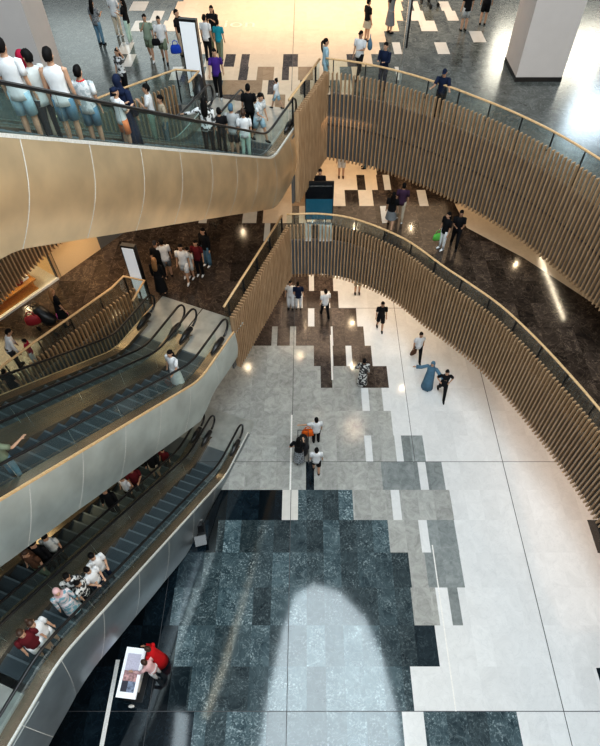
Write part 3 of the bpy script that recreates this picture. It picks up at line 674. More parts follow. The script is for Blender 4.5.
    for sx, sh, el, wr in A:
        m.tube([sh+V(-sx*.03,0,.0), sh, seglerp(sh,el,.5), el, seglerp(el,wr,.3), wr], [.05,.052,.044,.036,.036,.024], 8)
        d = (wr-el).normalized(); side = d.cross(V(0,0,1)) if abs(d.z) < .9 else V(0,1,0); side = side.normalized(); nn = d.cross(side)
        palm = wr+d*.05; m.tube([wr, palm, palm+d*.035], [.024,.036,.032], 8, .5)
        for q, ln in ((-1.5,.055),(-.5,.068),(.5,.072),(1.5,.06)):
            f0 = palm+d*.025+side*q*.017; m.tube([f0, f0+d*ln*.6, f0+d*ln*.9+nn*.02], [.010,.009,.007], 5)
        m.tube([wr+d*.02+side*.025, wr+d*.05+side*.055, wr+d*.085+side*.06], [.011,.010,.008], 5)
    body = m.build('body', root, smooth=True)
    md = body.modifiers.new('fuse', 'REMESH'); md.mode = 'VOXEL'; md.voxel_size = .013; md.use_smooth_shade = True
    dg = bpy.context.evaluated_depsgraph_get(); nm_ = bpy.data.meshes.new_from_object(body.evaluated_get(dg)); body.modifiers.clear(); old = body.data; body.data = nm_; bpy.data.meshes.remove(old)
    # top
    tm = 'cloth_'+top
    if kind != 'abaya':
        m = mb(tm); hz = .80 if kind not in ('dress',) else .90
        m.loft([(0,0,hz,.175,.128),(0,0,.90,.172,.126),(0,0,1.0,.158,.118),(0,.005,1.10,.15,.112),(0,.008,1.22,.168,.124),(0,0,1.34,.186,.116),(0,-.004,1.405,.155,.092),(0,-.002,1.445,.085,.072),(0,0,1.46,.062,.06)] if slim == 1 else [(0,0,hz,.175*slim,.128),(0,0,1.0,.155*slim,.115),(0,.008,1.22,.168*slim,.122),(0,0,1.34,.186*slim,.112),(0,-.004,1.405,.155*slim,.09),(0,0,1.455,.065,.06)], 16, lambda v: dz(bend(v)))
        for sx, sh, el, wr in A:
            if sleeve == 'none': continue
            if sleeve == 'long': m.tube([sh+V(-sx*.04,0,.01), sh+V(0,0,.005), seglerp(sh,el,.5), el, seglerp(el,wr,.5), seglerp(el,wr,.93)], [.055,.066,.058,.052,.046,.040], 10)
            else: m.tube([sh+V(-sx*.04,0,.01), sh+V(0,0,.005), seglerp(sh,el,.45), seglerp(sh,el,.72)], [.055,.066,.062,.064], 10)
        sh_o = m.build('shirt', root, smooth=True)
        if collar: m = mb('cloth_'+collar); m.loft([(0,0,1.435,.098,.080),(0,0,1.455,.076,.070),(0,0,1.462,.062,.06)], 14, lambda v: dz(bend(v))); m.build('collar', sh_o, smooth=True)
    bmn = 'cloth_'+bottom
    if kind in ('trousers','shorts','wide'):
        m = mb(bmn); m.loft([(0,0,.78,.14,.10),(0,0,.86,.165,.118),(0,0,.95,.160,.116),(0,0,1.0,.15,.11)], 14, dz)
        e_ = {'trousers':1.0,'wide':1.0,'shorts':0}[kind]
        for (hip, kn, an) in legs:
            if e_: w_ = 1.45 if kind == 'wide' else 1; m.tube([hip+V(0,0,.02), seglerp(hip,kn,.4), kn, seglerp(kn,an,.5), an+V(0,0,-.01)], [.098,.092,.070*w_,.062*w_,.054*w_], 12)
            else: m.tube([hip+V(0,0,.02), seglerp(hip,kn,.4), seglerp(hip,kn,.88)], [.098,.098,.094], 12)
        m.build('trousers' if e_ else 'shorts', root, smooth=True)
    elif kind in ('skirt','dress'):
        m = mb(bmn); m.loft([(0,0,hem,.235,.20),(0,0,(hem+.9)/2,.205,.165),(0,0,.88,.172,.125),(0,0,1.02,.15,.11)], 18, dz, cap=False); m.build('skirt', root, smooth=True)
    elif kind == 'abaya':
        m = mb(bmn); m.loft([(0,0,.08,.26,.24),(0,0,.5,.22,.19),(0,0,.9,.19,.15),(0,0,1.15,.17,.13),(0,0,1.34,.19,.12),(0,0,1.42,.13,.09),(0,0,1.47,.07,.065)], 18, lambda v: dz(bend(v)))
        for sx, sh, el, wr in A: m.tube([sh+V(-sx*.04,0,.01), sh, el, seglerp(el,wr,.9)], [.06,.072,.075,.085], 10)
        m.build('robe', root, smooth=True)
    # hair or head cover
    hm = {'black':'hair_black','brown':'hair_brown','blonde':'hair_blonde'}.get(haircol, 'cloth_'+haircol)
    m = mb(hm)
    cap = [(0,-.048,1.545,.058,.048),(0,-.030,1.58,.074,.076),(0,-.022,1.61,.079,.090),(0,-.010,1.655,.080,.100),(0,-.004,1.695,.070,.088),(0,-.002,1.727,.047,.060),(.006,.004,1.742,.018,.024)]
    rj = random.Random(label)
    if hair == 'short': m.loft(cap, 18, lambda v: dz(head(v+V(rj.uniform(-.007,.007),rj.uniform(-.007,.005),rj.uniform(-.007,.009))))); m.build('hair', root, smooth=True)
    elif hair == 'long':
        m.loft([(0,-.10,1.22,.06,.02),(0,-.10,1.32,.095,.035),(0,-.085,1.42,.10,.05),(0,-.065,1.50,.095,.065)]+[(0,-.04,1.56,.09,.085)]+cap[2:], 14, lambda v: dz(head(v))); m.build('hair', root, smooth=True)
    elif hair == 'tail':
        m.loft(cap, 14, lambda v: dz(head(v))); m.tube([dz(head((0,-.10,1.66))), dz(head((0,-.15,1.60))), dz(head((0,-.15,1.42))), dz(head((0,-.13,1.25)))], [.03,.04,.035,.012], 8); m.build('hair', root, smooth=True)
    elif hair == 'bun':
        m.loft(cap, 14, lambda v: dz(head(v))); m.loft([(0,-.06,1.70,.03,.03),(0,-.07,1.74,.045,.045),(0,-.07,1.78,.03,.03)], 10, lambda v: dz(head(v))); m.build('hair', root, smooth=True)
    elif hair == 'hijab':
        m.loft([(0,-.02,1.34,.17,.12),(0,-.01,1.42,.12,.10),(0,-.012,1.50,.082,.082),(0,-.02,1.56,.088,.092),(0,-.018,1.63,.092,.105),(0,-.012,1.69,.078,.09),(0,-.01,1.735,.045,.05),(0,-.01,1.745,.01,.01)], 16, lambda v: dz(head(v))); m.build('headscarf', root, smooth=True)
    elif hair == 'cap':
        m.loft(cap[3:], 14, lambda v: dz(head(v))); m.tube([dz(head((0,.06,1.668))), dz(head((0,.15,1.655)))], [.075,.055], 10, .15); m.build('cap', root, smooth=True)
        m = mb('hair_black'); m.loft(cap[:3], 14, lambda v: dz(head(v))); m.build('hair', root, smooth=True)
    for sx in (-1,1):
        m = mb('eye'); m.tube([dz(head((sx*.03,.094,1.617))), dz(head((sx*.03,.101,1.617)))], .009, 6); m.build('eye', body)
    m = mb('lip'); m.tube([dz(head((-.022,.093,1.545))), dz(head((0,.100,1.545))), dz(head((.022,.093,1.545)))], [.003,.006,.003], 5); m.build('mouth', body)
    for (hip, kn, an) in legs:
        m = mb('cloth_'+shoes); m.tube([an+V(0,-.055,-.04), an+V(0,.0,-.032), an+V(0,.08,-.048), an+V(0,.17,-.056)], [.034,.046,.044,.024], 8); m.build('shoe', root, smooth=True)
    return root
PEOPLE = [
    {'loc': (-8.91, 26.66, 9.106), 'rz': -0.349, 'label': 'woman with black hair in striped top and blue jeans at the top edge', 'h': 1.7, 'top': 'greypat', 'bottom': 'denim', 'hair': 'long', 'arms': ('down', 'fwd')},
    {'loc': (-8.32, 27.57, 9.106), 'rz': -0.175, 'label': 'person in white tee and cream trousers standing beside the woman in jeans', 'h': 1.7, 'top': 'white', 'bottom': 'cream', 'hair': 'short', 'shoes': 'white', 'arms': ('fwd', 'fwd')},
    {'loc': (-7.68, 26.88, 9.106), 'rz': 1.396, 'label': 'woman in black top and pale jeans next to the cream trousers', 'h': 1.7, 'top': 'black', 'bottom': 'mint', 'hair': 'long', 'shoes': 'white', 'arms': ('fwd', 'fwd')},
    {'loc': (-6.85, 21.92, 9.106), 'rz': 2.618, 'label': 'woman in black trousers and white top with hand raised to hair', 'h': 1.7, 'top': 'floral', 'bottom': 'black', 'hair': 'long', 'arms': ('up', 'down'), 'sleeve': 'short'},
    {'loc': (-6.46, 25.17, 9.106), 'rz': 3.142, 'label': 'young man in sage green tee and shorts with hand at chin', 'h': 1.7, 'top': 'sage', 'bottom': 'olive', 'kind': 'shorts', 'arms': ('down', 'chin'), 'stride': 0.25, 'shoes': 'white'},
    {'loc': (-5.87, 24.97, 9.106), 'rz': 3.229, 'label': 'young man in white tee with dark crossbody bag and grey shorts', 'h': 1.7, 'top': 'white', 'bottom': 'olive', 'kind': 'shorts', 'stride': 0.25},
    {'loc': (-5.25, 25.59, 9.106), 'rz': -1.92, 'label': 'man in black tee and beige trousers standing left of the totem', 'h': 1.7, 'top': 'black', 'bottom': 'beige', 'arms': ('down', 'down')},
    {'loc': (-4.07, 25.07, 9.106), 'rz': -0.349, 'label': 'person in white tee and black trousers behind the totem', 'h': 1.7, 'top': 'white', 'bottom': 'black'},
    {'loc': (-3.89, 26.01, 9.106), 'rz': 2.967, 'label': 'long haired woman in black top just behind the white tee', 'h': 1.7, 'top': 'black', 'bottom': 'olive', 'hair': 'long', 'arms': ('phone', 'phone')},
    {'loc': (-3.59, 25.2, 9.106), 'rz': -0.175, 'label': 'person in teal top and olive trousers facing the long haired woman', 'h': 1.5, 'top': 'teal', 'bottom': 'olive', 'stride': 0.2},
    {'loc': (-3.35, 21.92, 9.106), 'rz': 3.142, 'label': 'man in purple tee and black trousers walking past the totem', 'h': 1.7, 'top': 'purple', 'bottom': 'black', 'arms': ('swing', 'swingf'), 'stride': 0.2, 'shoes': 'lightgrey'},
    {'loc': (-1.11, 21.0, 9.106), 'rz': 1.047, 'label': 'small child in white top and denim shorts near the newels', 'h': 1.1, 'top': 'white', 'bottom': 'paledenim', 'kind': 'shorts', 'hair': 'bun', 'arms': ('down', 'chin'), 'stride': 0.35},
    {'loc': (0.7, 22.79, 9.106), 'rz': -1.396, 'label': 'woman with long black ponytail in pale denim behind the slats', 'h': 1.7, 'top': 'paledenim', 'bottom': 'paledenim', 'hair': 'tail', 'sleeve': 'long'},
    {'loc': (2.05, 23.61, 9.106), 'rz': 2.618, 'label': 'man in cap and white tee carrying a grey green backpack', 'h': 1.7, 'top': 'white', 'bottom': 'black', 'hair': 'cap', 'haircol': 'black', 'stride': 0.35, 'arms': ('fwd', 'down')},
    {'loc': (2.89, 22.44, 9.106), 'rz': 2.618, 'label': 'man in dark navy suit with white shirt at the rail', 'h': 1.7, 'top': 'navy', 'bottom': 'navy', 'sleeve': 'long', 'arms': ('fwd', 'fwd')},
    {'loc': (4.78, 20.47, 9.106), 'rz': 2.793, 'label': 'man in navy cap and dark vest leaning on the curved rail', 'h': 1.7, 'top': 'navy', 'bottom': 'black', 'hair': 'cap', 'haircol': 'navy', 'arms': ('rail', 'rail'), 'lean': 14, 'sleeve': 'short'},
    {'loc': (2.59, 27.06, 9.106), 'rz': -1.047, 'label': 'girl in black top and tan skirt beside the woman in grey dress', 'h': 1.6, 'top': 'black', 'bottom': 'beige', 'kind': 'skirt', 'hair': 'bun', 'hem': 0.6, 'arms': ('down', 'down')},
    {'loc': (3.67, 27.92, 9.106), 'rz': -1.047, 'label': 'woman in long grey dress holding a phone out at the steel pole', 'h': 1.7, 'top': 'grey', 'bottom': 'grey', 'kind': 'dress', 'hem': 0.35, 'arms': ('down', 'up'), 'hair': 'long'},
    {'loc': (7.04, 28.17, 9.106), 'rz': 0.175, 'label': 'man in black tee and light grey shorts at the top edge', 'h': 1.75, 'top': 'black', 'bottom': 'lightgrey', 'kind': 'shorts'},
    {'loc': (8.03, 28.86, 9.106), 'rz': -0.175, 'label': 'man in black tee and black shorts beside the light grey shorts', 'h': 1.75, 'top': 'black', 'bottom': 'black', 'kind': 'shorts'},
    {'loc': (-4.82, 9.63, 14.112), 'rz': 0.0, 'label': 'rider in white tee and pale shorts at the left edge, top escalator', 'h': 1.7, 'top': 'white', 'bottom': 'paledenim', 'kind': 'shorts'},
    {'loc': (-4.75, 10.04, 13.874), 'rz': 0.175, 'label': 'rider hooded in dark red on the top escalator', 'h': 1.6, 'top': 'crimson', 'bottom': 'beige', 'hair': 'hijab', 'haircol': 'crimson', 'sleeve': 'long'},
    {'loc': (-4.64, 10.01, 13.874), 'rz': 1.047, 'label': 'rider with black hair in white tee and dark trousers, left profile', 'h': 1.62, 'top': 'offwhite', 'bottom': 'charcoal', 'skin': 'skin_tan'},
    {'loc': (-4.25, 9.93, 13.874), 'rz': 0.087, 'label': 'rider in sleeveless white top and denim shorts, seen from behind', 'h': 1.68, 'top': 'white', 'bottom': 'denim', 'kind': 'shorts', 'sleeve': 'none'},
    {'loc': (-4.32, 11.16, 13.159), 'rz': 0.0, 'label': 'rider in pale jersey with red collar and blue shorts', 'h': 1.6, 'top': 'star', 'bottom': 'denim', 'kind': 'shorts', 'collar': 'red'},
    {'loc': (-3.99, 12.31, 12.443), 'rz': -0.349, 'label': 'rider in navy headscarf and navy robe on the top escalator', 'h': 1.65, 'top': 'navy', 'bottom': 'navy', 'kind': 'abaya', 'hair': 'hijab', 'haircol': 'navy'},
    {'loc': (-3.96, 11.88, 12.682), 'rz': -0.698, 'label': 'child rider in navy cap, white tee and orange shorts', 'h': 1.35, 'top': 'white', 'bottom': 'orange', 'kind': 'shorts', 'hair': 'cap', 'haircol': 'navy', 'arms': ('fwd', 'fwd')},
    {'loc': (-4.59, 16.51, 10.297), 'rz': 1.745, 'label': 'teenage rider in white tee and pale green trousers on the far lane', 'h': 1.7, 'top': 'white', 'bottom': 'sage', 'arms': ('phone', 'down')},
    {'loc': (-4.4, 17.08, 9.82), 'rz': 2.094, 'label': 'rider in tan top and blue jeans low behind the glass', 'h': 1.6, 'top': 'beige', 'bottom': 'bluedark'},
    {'loc': (-2.86, 15.73, 10.297), 'rz': 0.0, 'label': 'woman rider with long black hair and white patterned shirt', 'h': 1.7, 'top': 'floral', 'bottom': 'black', 'hair': 'long', 'sleeve': 'long', 'arms': ('out', 'down')},
    {'loc': (-2.6, 16.51, 9.82), 'rz': 0.349, 'label': 'short rider in black between the patterned shirt and grey hair', 'h': 1.5, 'top': 'black', 'bottom': 'black'},
    {'loc': (-2.34, 17.3, 9.346), 'rz': -0.175, 'label': 'rider with bluish grey cap and pale tee, dark shorts', 'h': 1.7, 'top': 'lightgrey', 'bottom': 'charcoal', 'kind': 'shorts', 'hair': 'short', 'haircol': 'slateblue'},
    {'loc': (-1.96, 17.17, 9.346), 'rz': 0.0, 'label': 'woman rider with brown hair, white top and pale mint trousers', 'h': 1.6, 'top': 'white', 'bottom': 'mint', 'hair': 'short', 'haircol': 'brown'},
    {'loc': (-1.96, 19.14, 9.106), 'rz': 0.0, 'label': 'man in black polo stepping onto the top escalator landing', 'h': 1.7, 'top': 'black', 'bottom': 'black'},
    {'loc': (-1.63, 18.72, 9.106), 'rz': -2.269, 'label': 'man in pale floral tee and light blue shorts bending at the landing', 'h': 1.7, 'top': 'star', 'bottom': 'paledenim', 'kind': 'shorts', 'lean': 12, 'stride': 0.3, 'arms': ('down', 'rail')},
    {'loc': (-4.12, 11.21, 4.946), 'rz': 2.618, 'label': 'woman in long white dress riding the middle escalator', 'h': 1.65, 'top': 'white', 'bottom': 'white', 'kind': 'dress', 'hem': 0.15, 'hair': 'long', 'arms': ('rail', 'down')},
    {'loc': (-6.34, 6.08, 8.282), 'rz': -0.349, 'label': 'rider cut by the left edge with bare arm on the rail, middle escalator', 'h': 1.7, 'top': 'olive', 'bottom': 'denim', 'arms': ('rail', 'rail')},
    {'loc': (-5.5, 10.23, 0.72), 'rz': 3.142, 'label': 'woman in black top and beige shorts on the inner lowest escalator', 'h': 1.7, 'top': 'black', 'bottom': 'beige', 'kind': 'shorts', 'hair': 'long', 'sleeve': 'long'},
    {'loc': (-5.28, 10.85, 0.246), 'rz': 2.967, 'label': 'small rider in red top beside the woman in beige shorts', 'h': 1.35, 'top': 'maroon', 'bottom': 'black'},
    {'loc': (-6.03, 8.98, 1.436), 'rz': 2.793, 'label': 'rider in white top behind the maroon shirt, inner escalator', 'h': 1.5, 'top': 'white', 'bottom': 'black'},
    {'loc': (-5.83, 9.34, 1.197), 'rz': 3.491, 'label': 'rider in maroon shirt on the inner lowest escalator', 'h': 1.7, 'top': 'maroon', 'bottom': 'charcoal', 'hair': 'short', 'arms': ('fwd', 'fwd')},
    {'loc': (-6.25, 8.21, 1.913), 'rz': 3.142, 'label': 'rider all in black on the inner lowest escalator', 'h': 1.7, 'top': 'black', 'bottom': 'charcoal', 'hair': 'long', 'sleeve': 'long'},
    {'loc': (-7.01, 6.14, 3.343), 'rz': 3.316, 'label': 'rider with white shirt in the shade under the pale cladding', 'h': 1.6, 'top': 'offwhite', 'bottom': 'charcoal'},
    {'loc': (-7.13, 5.83, 3.582), 'rz': 3.142, 'label': 'rider in black shirt below the white shirt, in the shade', 'h': 1.65, 'top': 'black', 'bottom': 'black', 'sleeve': 'long'},
    {'loc': (-7.22, 5.58, 3.582), 'rz': 2.967, 'label': 'rider with brown hair and dark clothes at the shaded left edge', 'h': 1.7, 'top': 'brown', 'bottom': 'olive', 'hair': 'long', 'haircol': 'brown'},
    {'loc': (-5.59, 5.58, 3.343), 'rz': -2.269, 'label': 'rider with dark hair and white tee holding the rail, furthest down', 'h': 1.7, 'top': 'white', 'bottom': 'navy', 'arms': ('fwd', 'rail')},
    {'loc': (-5.56, 5.17, 3.582), 'rz': -2.094, 'label': 'rider in white tee close behind the first white tee', 'h': 1.6, 'top': 'white', 'bottom': 'navy', 'hair': 'short', 'arms': ('fwd', 'fwd')},
    {'loc': (-5.91, 4.89, 3.82), 'rz': -2.618, 'label': 'rider in black and white print near the centre of the lowest escalator', 'h': 1.7, 'top': 'print', 'bottom': 'print', 'kind': 'dress', 'hem': 0.3, 'hair': 'short', 'sleeve': 'long'},
    {'loc': (-5.69, 4.81, 3.82), 'rz': -1.745, 'label': 'short rider in black printed top on the lowest escalator', 'h': 1.45, 'top': 'print', 'bottom': 'black'},
    {'loc': (-5.99, 4.48, 4.059), 'rz': -2.443, 'label': 'rider in pale headscarf and pastel dress on the lowest escalator', 'h': 1.6, 'top': 'pastel', 'bottom': 'pastel', 'kind': 'dress', 'hem': 0.25, 'hair': 'hijab', 'haircol': 'pink', 'sleeve': 'long'},
    {'loc': (-6.13, 3.61, 4.522), 'rz': -2.094, 'label': 'dark haired rider in white tee near the top of the lowest escalator', 'h': 1.7, 'top': 'white', 'bottom': 'white', 'kind': 'shorts', 'hair': 'bun', 'haircol': 'brown'},
    {'loc': (-6.23, 3.37, 4.661), 'rz': -2.269, 'label': 'rider in maroon and white nearest the top of the lowest escalator', 'h': 1.7, 'top': 'maroon', 'bottom': 'white', 'kind': 'shorts', 'hair': 'long', 'haircol': 'brown'},
    {'loc': (-5.52, 16.61, 4.706), 'rz': 3.316, 'label': 'person in black cap and black top in the group by the totem', 'h': 1.7, 'top': 'black', 'bottom': 'black', 'hair': 'cap', 'haircol': 'charcoal'},
    {'loc': (-5.29, 16.66, 4.706), 'rz': 0.349, 'label': 'person in white tee with black backpack in the group by the totem', 'h': 1.75, 'top': 'white', 'bottom': 'grey', 'kind': 'shorts'},
    {'loc': (-5.38, 15.67, 4.706), 'rz': -0.175, 'label': 'woman with blonde hair and black coat in front of the totem', 'h': 1.7, 'top': 'black', 'bottom': 'black', 'kind': 'dress', 'hem': 0.25, 'hair': 'long', 'haircol': 'blonde', 'sleeve': 'long'},
    {'loc': (-4.58, 16.44, 4.706), 'rz': 3.054, 'label': 'person in white tee and white shorts facing the escalators', 'h': 1.7, 'top': 'white', 'bottom': 'white', 'kind': 'shorts', 'shoes': 'white', 'stride': 0.2},
    {'loc': (-4.41, 16.62, 4.706), 'rz': 2.793, 'label': 'child in white behind the white tee and shorts', 'h': 1.4, 'top': 'offwhite', 'bottom': 'offwhite', 'kind': 'shorts', 'shoes': 'white'},
    {'loc': (-4.09, 16.78, 4.706), 'rz': 2.967, 'label': 'boy in maroon tee and dark trousers in the group', 'h': 1.6, 'top': 'maroon', 'bottom': 'black', 'shoes': 'white'},
    {'loc': (-3.87, 17.36, 4.706), 'rz': 2.618, 'label': 'woman with long black hair and wide teal trousers', 'h': 1.7, 'top': 'black', 'bottom': 'slateblue', 'kind': 'wide', 'hair': 'long', 'sleeve': 'long', 'shoes': 'white'},
    {'loc': (0.54, 21.28, 4.706), 'rz': 3.142, 'label': 'person in black standing behind the black and teal screen', 'h': 1.7, 'top': 'black', 'bottom': 'black', 'arms': ('fwd', 'fwd')},
    {'loc': (1.56, 23.47, 4.706), 'rz': 3.142, 'label': 'person with bare legs half hidden below the top gallery slats', 'h': 1.65, 'top': 'white', 'bottom': 'white', 'kind': 'shorts', 'shoes': 'brown'},
    {'loc': (2.71, 24.22, 4.706), 'rz': 1.571, 'label': 'person at the slat bottoms with pale trousers, middle gallery', 'h': 1.65, 'top': 'grey', 'bottom': 'slateblue'},
    {'loc': (3.45, 19.71, 4.706), 'rz': -0.262, 'label': 'long haired woman in grey skirt walking with the backpack man', 'h': 1.7, 'top': 'black', 'bottom': 'grey', 'kind': 'skirt', 'hair': 'long', 'hem': 0.5, 'stride': 0.3},
    {'loc': (3.9, 20.19, 4.706), 'rz': -0.175, 'label': 'man in plum tee and beige trousers walking on the middle gallery', 'h': 1.78, 'top': 'plum', 'bottom': 'beige', 'stride': 0.2, 'shoes': 'white'},
    {'loc': (5.41, 18.34, 4.706), 'rz': 2.094, 'label': 'woman in black top and white trousers with green bag', 'h': 1.7, 'top': 'black', 'bottom': 'white', 'hair': 'long', 'shoes': 'white', 'arms': ('down', 'down')},
    {'loc': (5.92, 18.47, 4.706), 'rz': 2.967, 'label': 'person all in black beside the woman with the green bag', 'h': 1.7, 'top': 'black', 'bottom': 'black', 'hair': 'short', 'arms': ('fwd', 'fwd'), 'stride': 0.2, 'skin': 'skin_tan'},
    {'loc': (-8.56, 14.09, 4.706), 'rz': -0.698, 'label': 'woman with blonde hair in black dress with pink bag', 'h': 1.7, 'top': 'black', 'bottom': 'black', 'kind': 'dress', 'hem': 0.5, 'hair': 'long', 'haircol': 'blonde'},
    {'loc': (-9.63, 12.18, 4.706), 'rz': -1.047, 'label': 'person in white shirt with black hair at the left rail', 'h': 1.7, 'top': 'white', 'bottom': 'charcoal', 'hair': 'short', 'lean': 20, 'sleeve': 'long'},
    {'loc': (-9.19, 10.88, 4.706), 'rz': 0.0, 'label': 'dark haired person low behind the middle gallery rail at the left edge', 'h': 1.4, 'top': 'black', 'bottom': 'black'},
    {'loc': (-9.1, 12.31, 4.706), 'rz': 1.745, 'label': 'child in dark red beside the stroller', 'h': 1.2, 'top': 'crimson', 'bottom': 'white'},
    {'loc': (0.36, 12.15, 0.006), 'rz': 0.175, 'label': 'person in white top and black trousers carrying an orange bag', 'h': 1.65, 'top': 'white', 'bottom': 'black', 'arms': ('out', 'down')},
    {'loc': (-0.31, 11.23, 0.006), 'rz': -0.175, 'label': 'woman in black top and grey patterned skirt', 'h': 1.7, 'top': 'black', 'bottom': 'greypat', 'kind': 'skirt', 'hem': 0.2, 'hair': 'long', 'arms': ('hip', 'fwd')},
    {'loc': (0.35, 10.83, 0.006), 'rz': 0.0, 'label': 'woman in white top and black shorts beside the folded stroller', 'h': 1.65, 'top': 'white', 'bottom': 'black', 'kind': 'shorts', 'hair': 'short', 'stride': 0.15},
    {'loc': (2.35, 15.02, 0.006), 'rz': -0.175, 'label': 'woman in black and white floral long dress', 'h': 1.7, 'top': 'print', 'bottom': 'print', 'kind': 'dress', 'hem': 0.15, 'hair': 'short', 'sleeve': 'long', 'arms': ('hip', 'down')},
    {'loc': (4.87, 16.52, 0.006), 'rz': 3.229, 'label': 'man in white tee and black trousers with a brown bag', 'h': 1.7, 'top': 'white', 'bottom': 'black', 'stride': 0.35, 'arms': ('swing', 'down')},
    {'loc': (5.13, 14.86, 0.006), 'rz': 2.618, 'label': 'person in blue grey robe and headscarf with one arm out', 'h': 1.7, 'top': 'slateblue', 'bottom': 'slateblue', 'kind': 'abaya', 'hair': 'hijab', 'haircol': 'slateblue', 'arms': ('out', 'out'), 'shoes': 'black'},
    {'loc': (5.67, 14.47, 0.006), 'rz': 3.054, 'label': 'man in black tee and black trousers striding on white floor', 'h': 1.7, 'top': 'black', 'bottom': 'black', 'stride': 0.4, 'arms': ('hip', 'hip')},
    {'loc': (-0.78, 19.71, 0.006), 'rz': 2.967, 'label': 'person in white outfit under the middle gallery corner', 'h': 1.7, 'top': 'white', 'bottom': 'white', 'kind': 'wide'},
    {'loc': (-0.41, 19.64, 0.006), 'rz': 0.0, 'label': 'person in dark top and white trousers below the slats', 'h': 1.7, 'top': 'navy', 'bottom': 'white'},
    {'loc': (0.85, 19.17, 0.006), 'rz': 0.349, 'label': 'person in white tee and black trousers on the brown stones', 'h': 1.7, 'top': 'white', 'bottom': 'black', 'stride': 0.25},
    {'loc': (2.47, 20.76, 0.006), 'rz': 3.142, 'label': 'person with bare legs just below the middle slats', 'h': 1.7, 'top': 'white', 'bottom': 'beige', 'kind': 'shorts'},
    {'loc': (3.38, 18.33, 0.006), 'rz': 3.142, 'label': 'person in black top and shorts near the slat bottoms, ground floor', 'h': 1.7, 'top': 'black', 'bottom': 'black', 'kind': 'shorts', 'stride': 0.2},
    {'loc': (-4.53, 4.13, 0.006), 'rz': 1.309, 'label': 'person in red robe bending over the directory board', 'h': 1.6, 'top': 'red', 'bottom': 'red', 'kind': 'abaya', 'hair': 'short', 'haircol': 'brown', 'lean': 10, 'skin': 'skin_tan', 'shoes': 'red', 'arms': ('down', 'fwd')},
    {'loc': (-4.57, 3.77, 0.006), 'rz': 1.222, 'label': 'person in pale pink top and white trousers reading the directory board', 'h': 1.55, 'top': 'pink', 'bottom': 'white', 'hair': 'short', 'haircol': 'brown', 'lean': 12, 'sleeve': 'long', 'shoes': 'lightgrey', 'arms': ('rail', 'down')},
]
BAGS = [
    ('handbag', 'orange bag held out by the white topped person', 'cloth_orangebag', 0.04, 12.11, 0.6, 0, 1.5),
    ('handbag', 'dark brown bag carried by the man in white tee', 'cloth_brown', 4.67, 16.41, 0.45, 0.6, 1.1),
    ('handbag', 'bright green bag held by the woman in white trousers', 'cloth_green', 5.18, 18.42, 5.1, 0.3, 1.2),
    ('handbag', 'pink bag carried by the blonde woman in the black dress', 'cloth_pinkbag', -8.53, 14.04, 5.15, 0.5, 1.2),
    ('shopping_bag', 'bright blue bag next to the beige trousers, left of the totem', 'cloth_bluebag', -5.34, 24.85, 9.5, 0.2, 1.3),
    ('backpack', 'grey green backpack on the man in the cap', 'cloth_slateblue', 2.43, 23.67, 10.15, 1.5, 1.3),
    ('backpack', 'black backpack worn over the white tee near the totem', 'cloth_charcoal', -5.2, 16.82, 5.7, 0.2, 1.1),
    ('backpack', 'dark backpack on the man in the plum tee', 'cloth_charcoal', 3.93, 20.31, 5.7, 0, 1.1),
    ('backpack', 'black backpack behind the woman with grey patterned skirt', 'cloth_charcoal', -0.11, 11.34, 0.75, 0.3, 1.2),
    ('crossbody_bag', 'black crossbody bag at the hip of the white tee man', 'cloth_black', -6.03, 24.59, 9.9, 0.1, 1.0),
]
LAMPS1 = [(-4.9, 19.42), (-2.66, 19.42), (-2.77, 15.65), (2.01, 19.72), (4.35, 19.72), (-10.2, 14.91), (8.21, 17.41)]
LAMPS0N = [(-0.25, 18.59), (2.11, 18.72), (-0.31, 16.63), (2.04, 16.09), (-2.61, 16.03), (4.07, 14.86)]
LAMPS0F = [(-0.08, 13.32), (1.87, 12.82), (7.04, 10.99), (8.19, 8.68), (9.07, 6.28)]
for d in PEOPLE: person(**d)
for (nm, lb, mt, x, y, z, rz, s) in BAGS: handbag(nm, lb, mt, (x,y,z), rz, s)

# ------------------------------------------------------------------ light
w = bpy.data.worlds.new('World'); SC.world = w; w.use_nodes = True
bg = w.node_tree.nodes['Background']; bg.inputs[0].default_value = (.82,.89,.95,1); bg.inputs[1].default_value = .30
def area(name, loc, size, power, col, rot=(0,0,0), sy=None, shape='RECTANGLE', spread=180):
    l = bpy.data.lights.new(name, 'AREA'); l.shape = shape; l.size = size; l.size_y = sy or size; l.energy = power; l.color = col; l.spread = math.radians(spread)
    o = bpy.data.objects.new(name, l); COL.objects.link(o); o.location = loc; o.rotation_euler = tuple(math.radians(a) for a in rot); return o
def lamp(loc, power, col=(1,.78,.52), r=.035):
    l = bpy.data.lights.new('downlight', 'POINT'); l.energy = power; l.color = col; l.shadow_soft_size = r
    o = bpy.data.objects.new('downlight', l); COL.objects.link(o); o.location = loc; return o
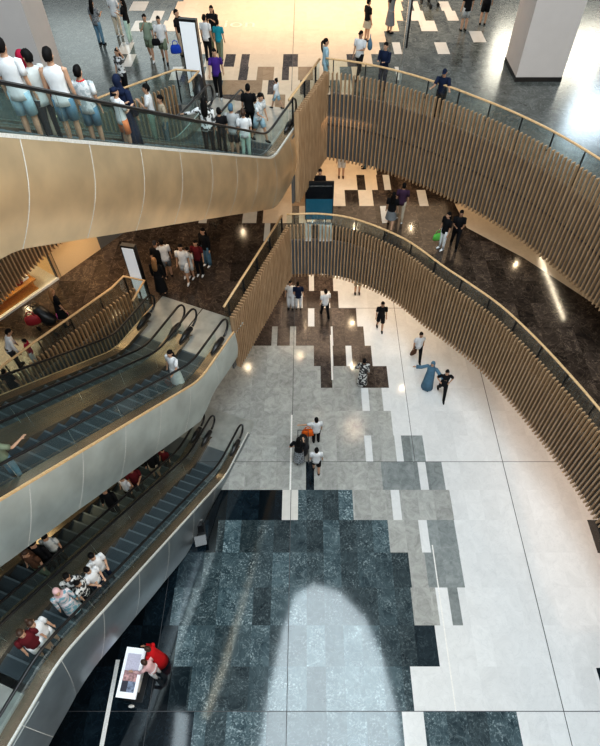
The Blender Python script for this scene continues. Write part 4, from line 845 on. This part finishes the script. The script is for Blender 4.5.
# roof light above the void: an arched opening of bright sky
plain('sky_panel', (.80,.93,1.0), .9, emit=7.5, var=.01, scale=.2)
m = mb('sky_panel'); m.add([(x,y,27) for x,y in ((-3.6,1),(-2.9,7),(-1.9,12),(-.9,14.8),(.6,15.6),(2.6,15.0),(4.5,13.0),(5.6,10.2),(6.4,6.5),(6.6,1))], [list(range(10))[::-1]])
tag(m.build('window_roof'), 'arched roof light of pale sky above the void', 'window', kind='structure')
m = mb('sky_panel'); m.add([(-9.2,1,27),(-9.4,17,27),(-8.6,17,27),(-8.2,1,27)], [(0,1,2,3)]); tag(m.build('window_roof'), 'narrow roof light strip above the escalators', 'window', kind='structure')
area('rear_fill', (5,-9,28), 22, 3600, (.92,.97,1), (25,0,0), 14)  # unseen fill added behind the viewpoint to lift the whole hall
area('gallery_warm', (1,31,15), 12, 1150, (1,.70,.44), (20,0,0), 6)
area('side_glow', (16,6,12), 9, 900, (1,.72,.42), (0,70,0), 3)  # unseen warm panel added to brighten the escalator cladding
area('far_glow', (19,48,18.3), 9, 1000, (1,.95,.78), (-85,0,0), 3.6)  # unseen far panels, added for pale glare on the top gallery floor
area('far_glow', (24,47,22.6), 4, 600, (.72,.88,1), (-80,0,0), 3)
area('far_glow', (-14,48,18), 12, 300, (.85,.97,.95), (-85,0,0), 5)
def mirrored(px, zf, zl):
    x, y = px; k = (zl-zf)/(H-zf); return (x+x*k, y+y*k, zl)
for g in LAMPS1: lamp(mirrored(g, Z1, Z2-.85), 24)
for g in LAMPS0N: lamp(mirrored(g, 0, Z1-.85), 45)
for g in LAMPS0F: lamp(mirrored(g, 0, 26.5), 420, r=.13)
area('linear_lamp', (11.5,20.0,Z2-.8), .06, 60, (1,.85,.62), (0,0,0), 4.2)
area('middle_warm', (3,24,Z2-.9), 9, 200, (1,.72,.46), (0,0,0), 5)
area('middle_warm_left', (-6,17,Z2-.9), 5, 110, (1,.70,.42), (0,0,0), 4)
area('ground_warm', (3,22,Z1-.9), 9, 200, (1,.74,.52), (0,0,0), 4)
area('ground_warm_right', (11,12,Z1-.9), 3, 160, (1,.74,.56), (0,0,0), 12)
area('under_escalator', (-8.6,9.5,4.0), 1.5, 60, (1,.75,.45), (0,0,0), 2)
p = inshop(-3,1.6,2.9); area('shop_lamp', p, 3, 130, (1,.80,.52), (0,0,0), 2)
p = inshop(1.2,-1.4,2.4); area('panel_lamp', p, 1, 30, (1,.72,.42), (0,0,0), 1)

# ------------------------------------------------------------------ camera
cam = bpy.data.cameras.new('camera'); co = bpy.data.objects.new('camera', cam); COL.objects.link(co)
co.location = (0,0,H); co.rotation_euler = (math.radians(90-51.18),0,0)
cam.sensor_fit = 'VERTICAL'; cam.sensor_height = 24; cam.lens = 24*571/746; cam.shift_x = -7/746; cam.clip_end = 200
SC.camera = co
SC.view_settings.view_transform = 'Standard'; SC.view_settings.look = 'Medium High Contrast'; SC.view_settings.exposure = 0
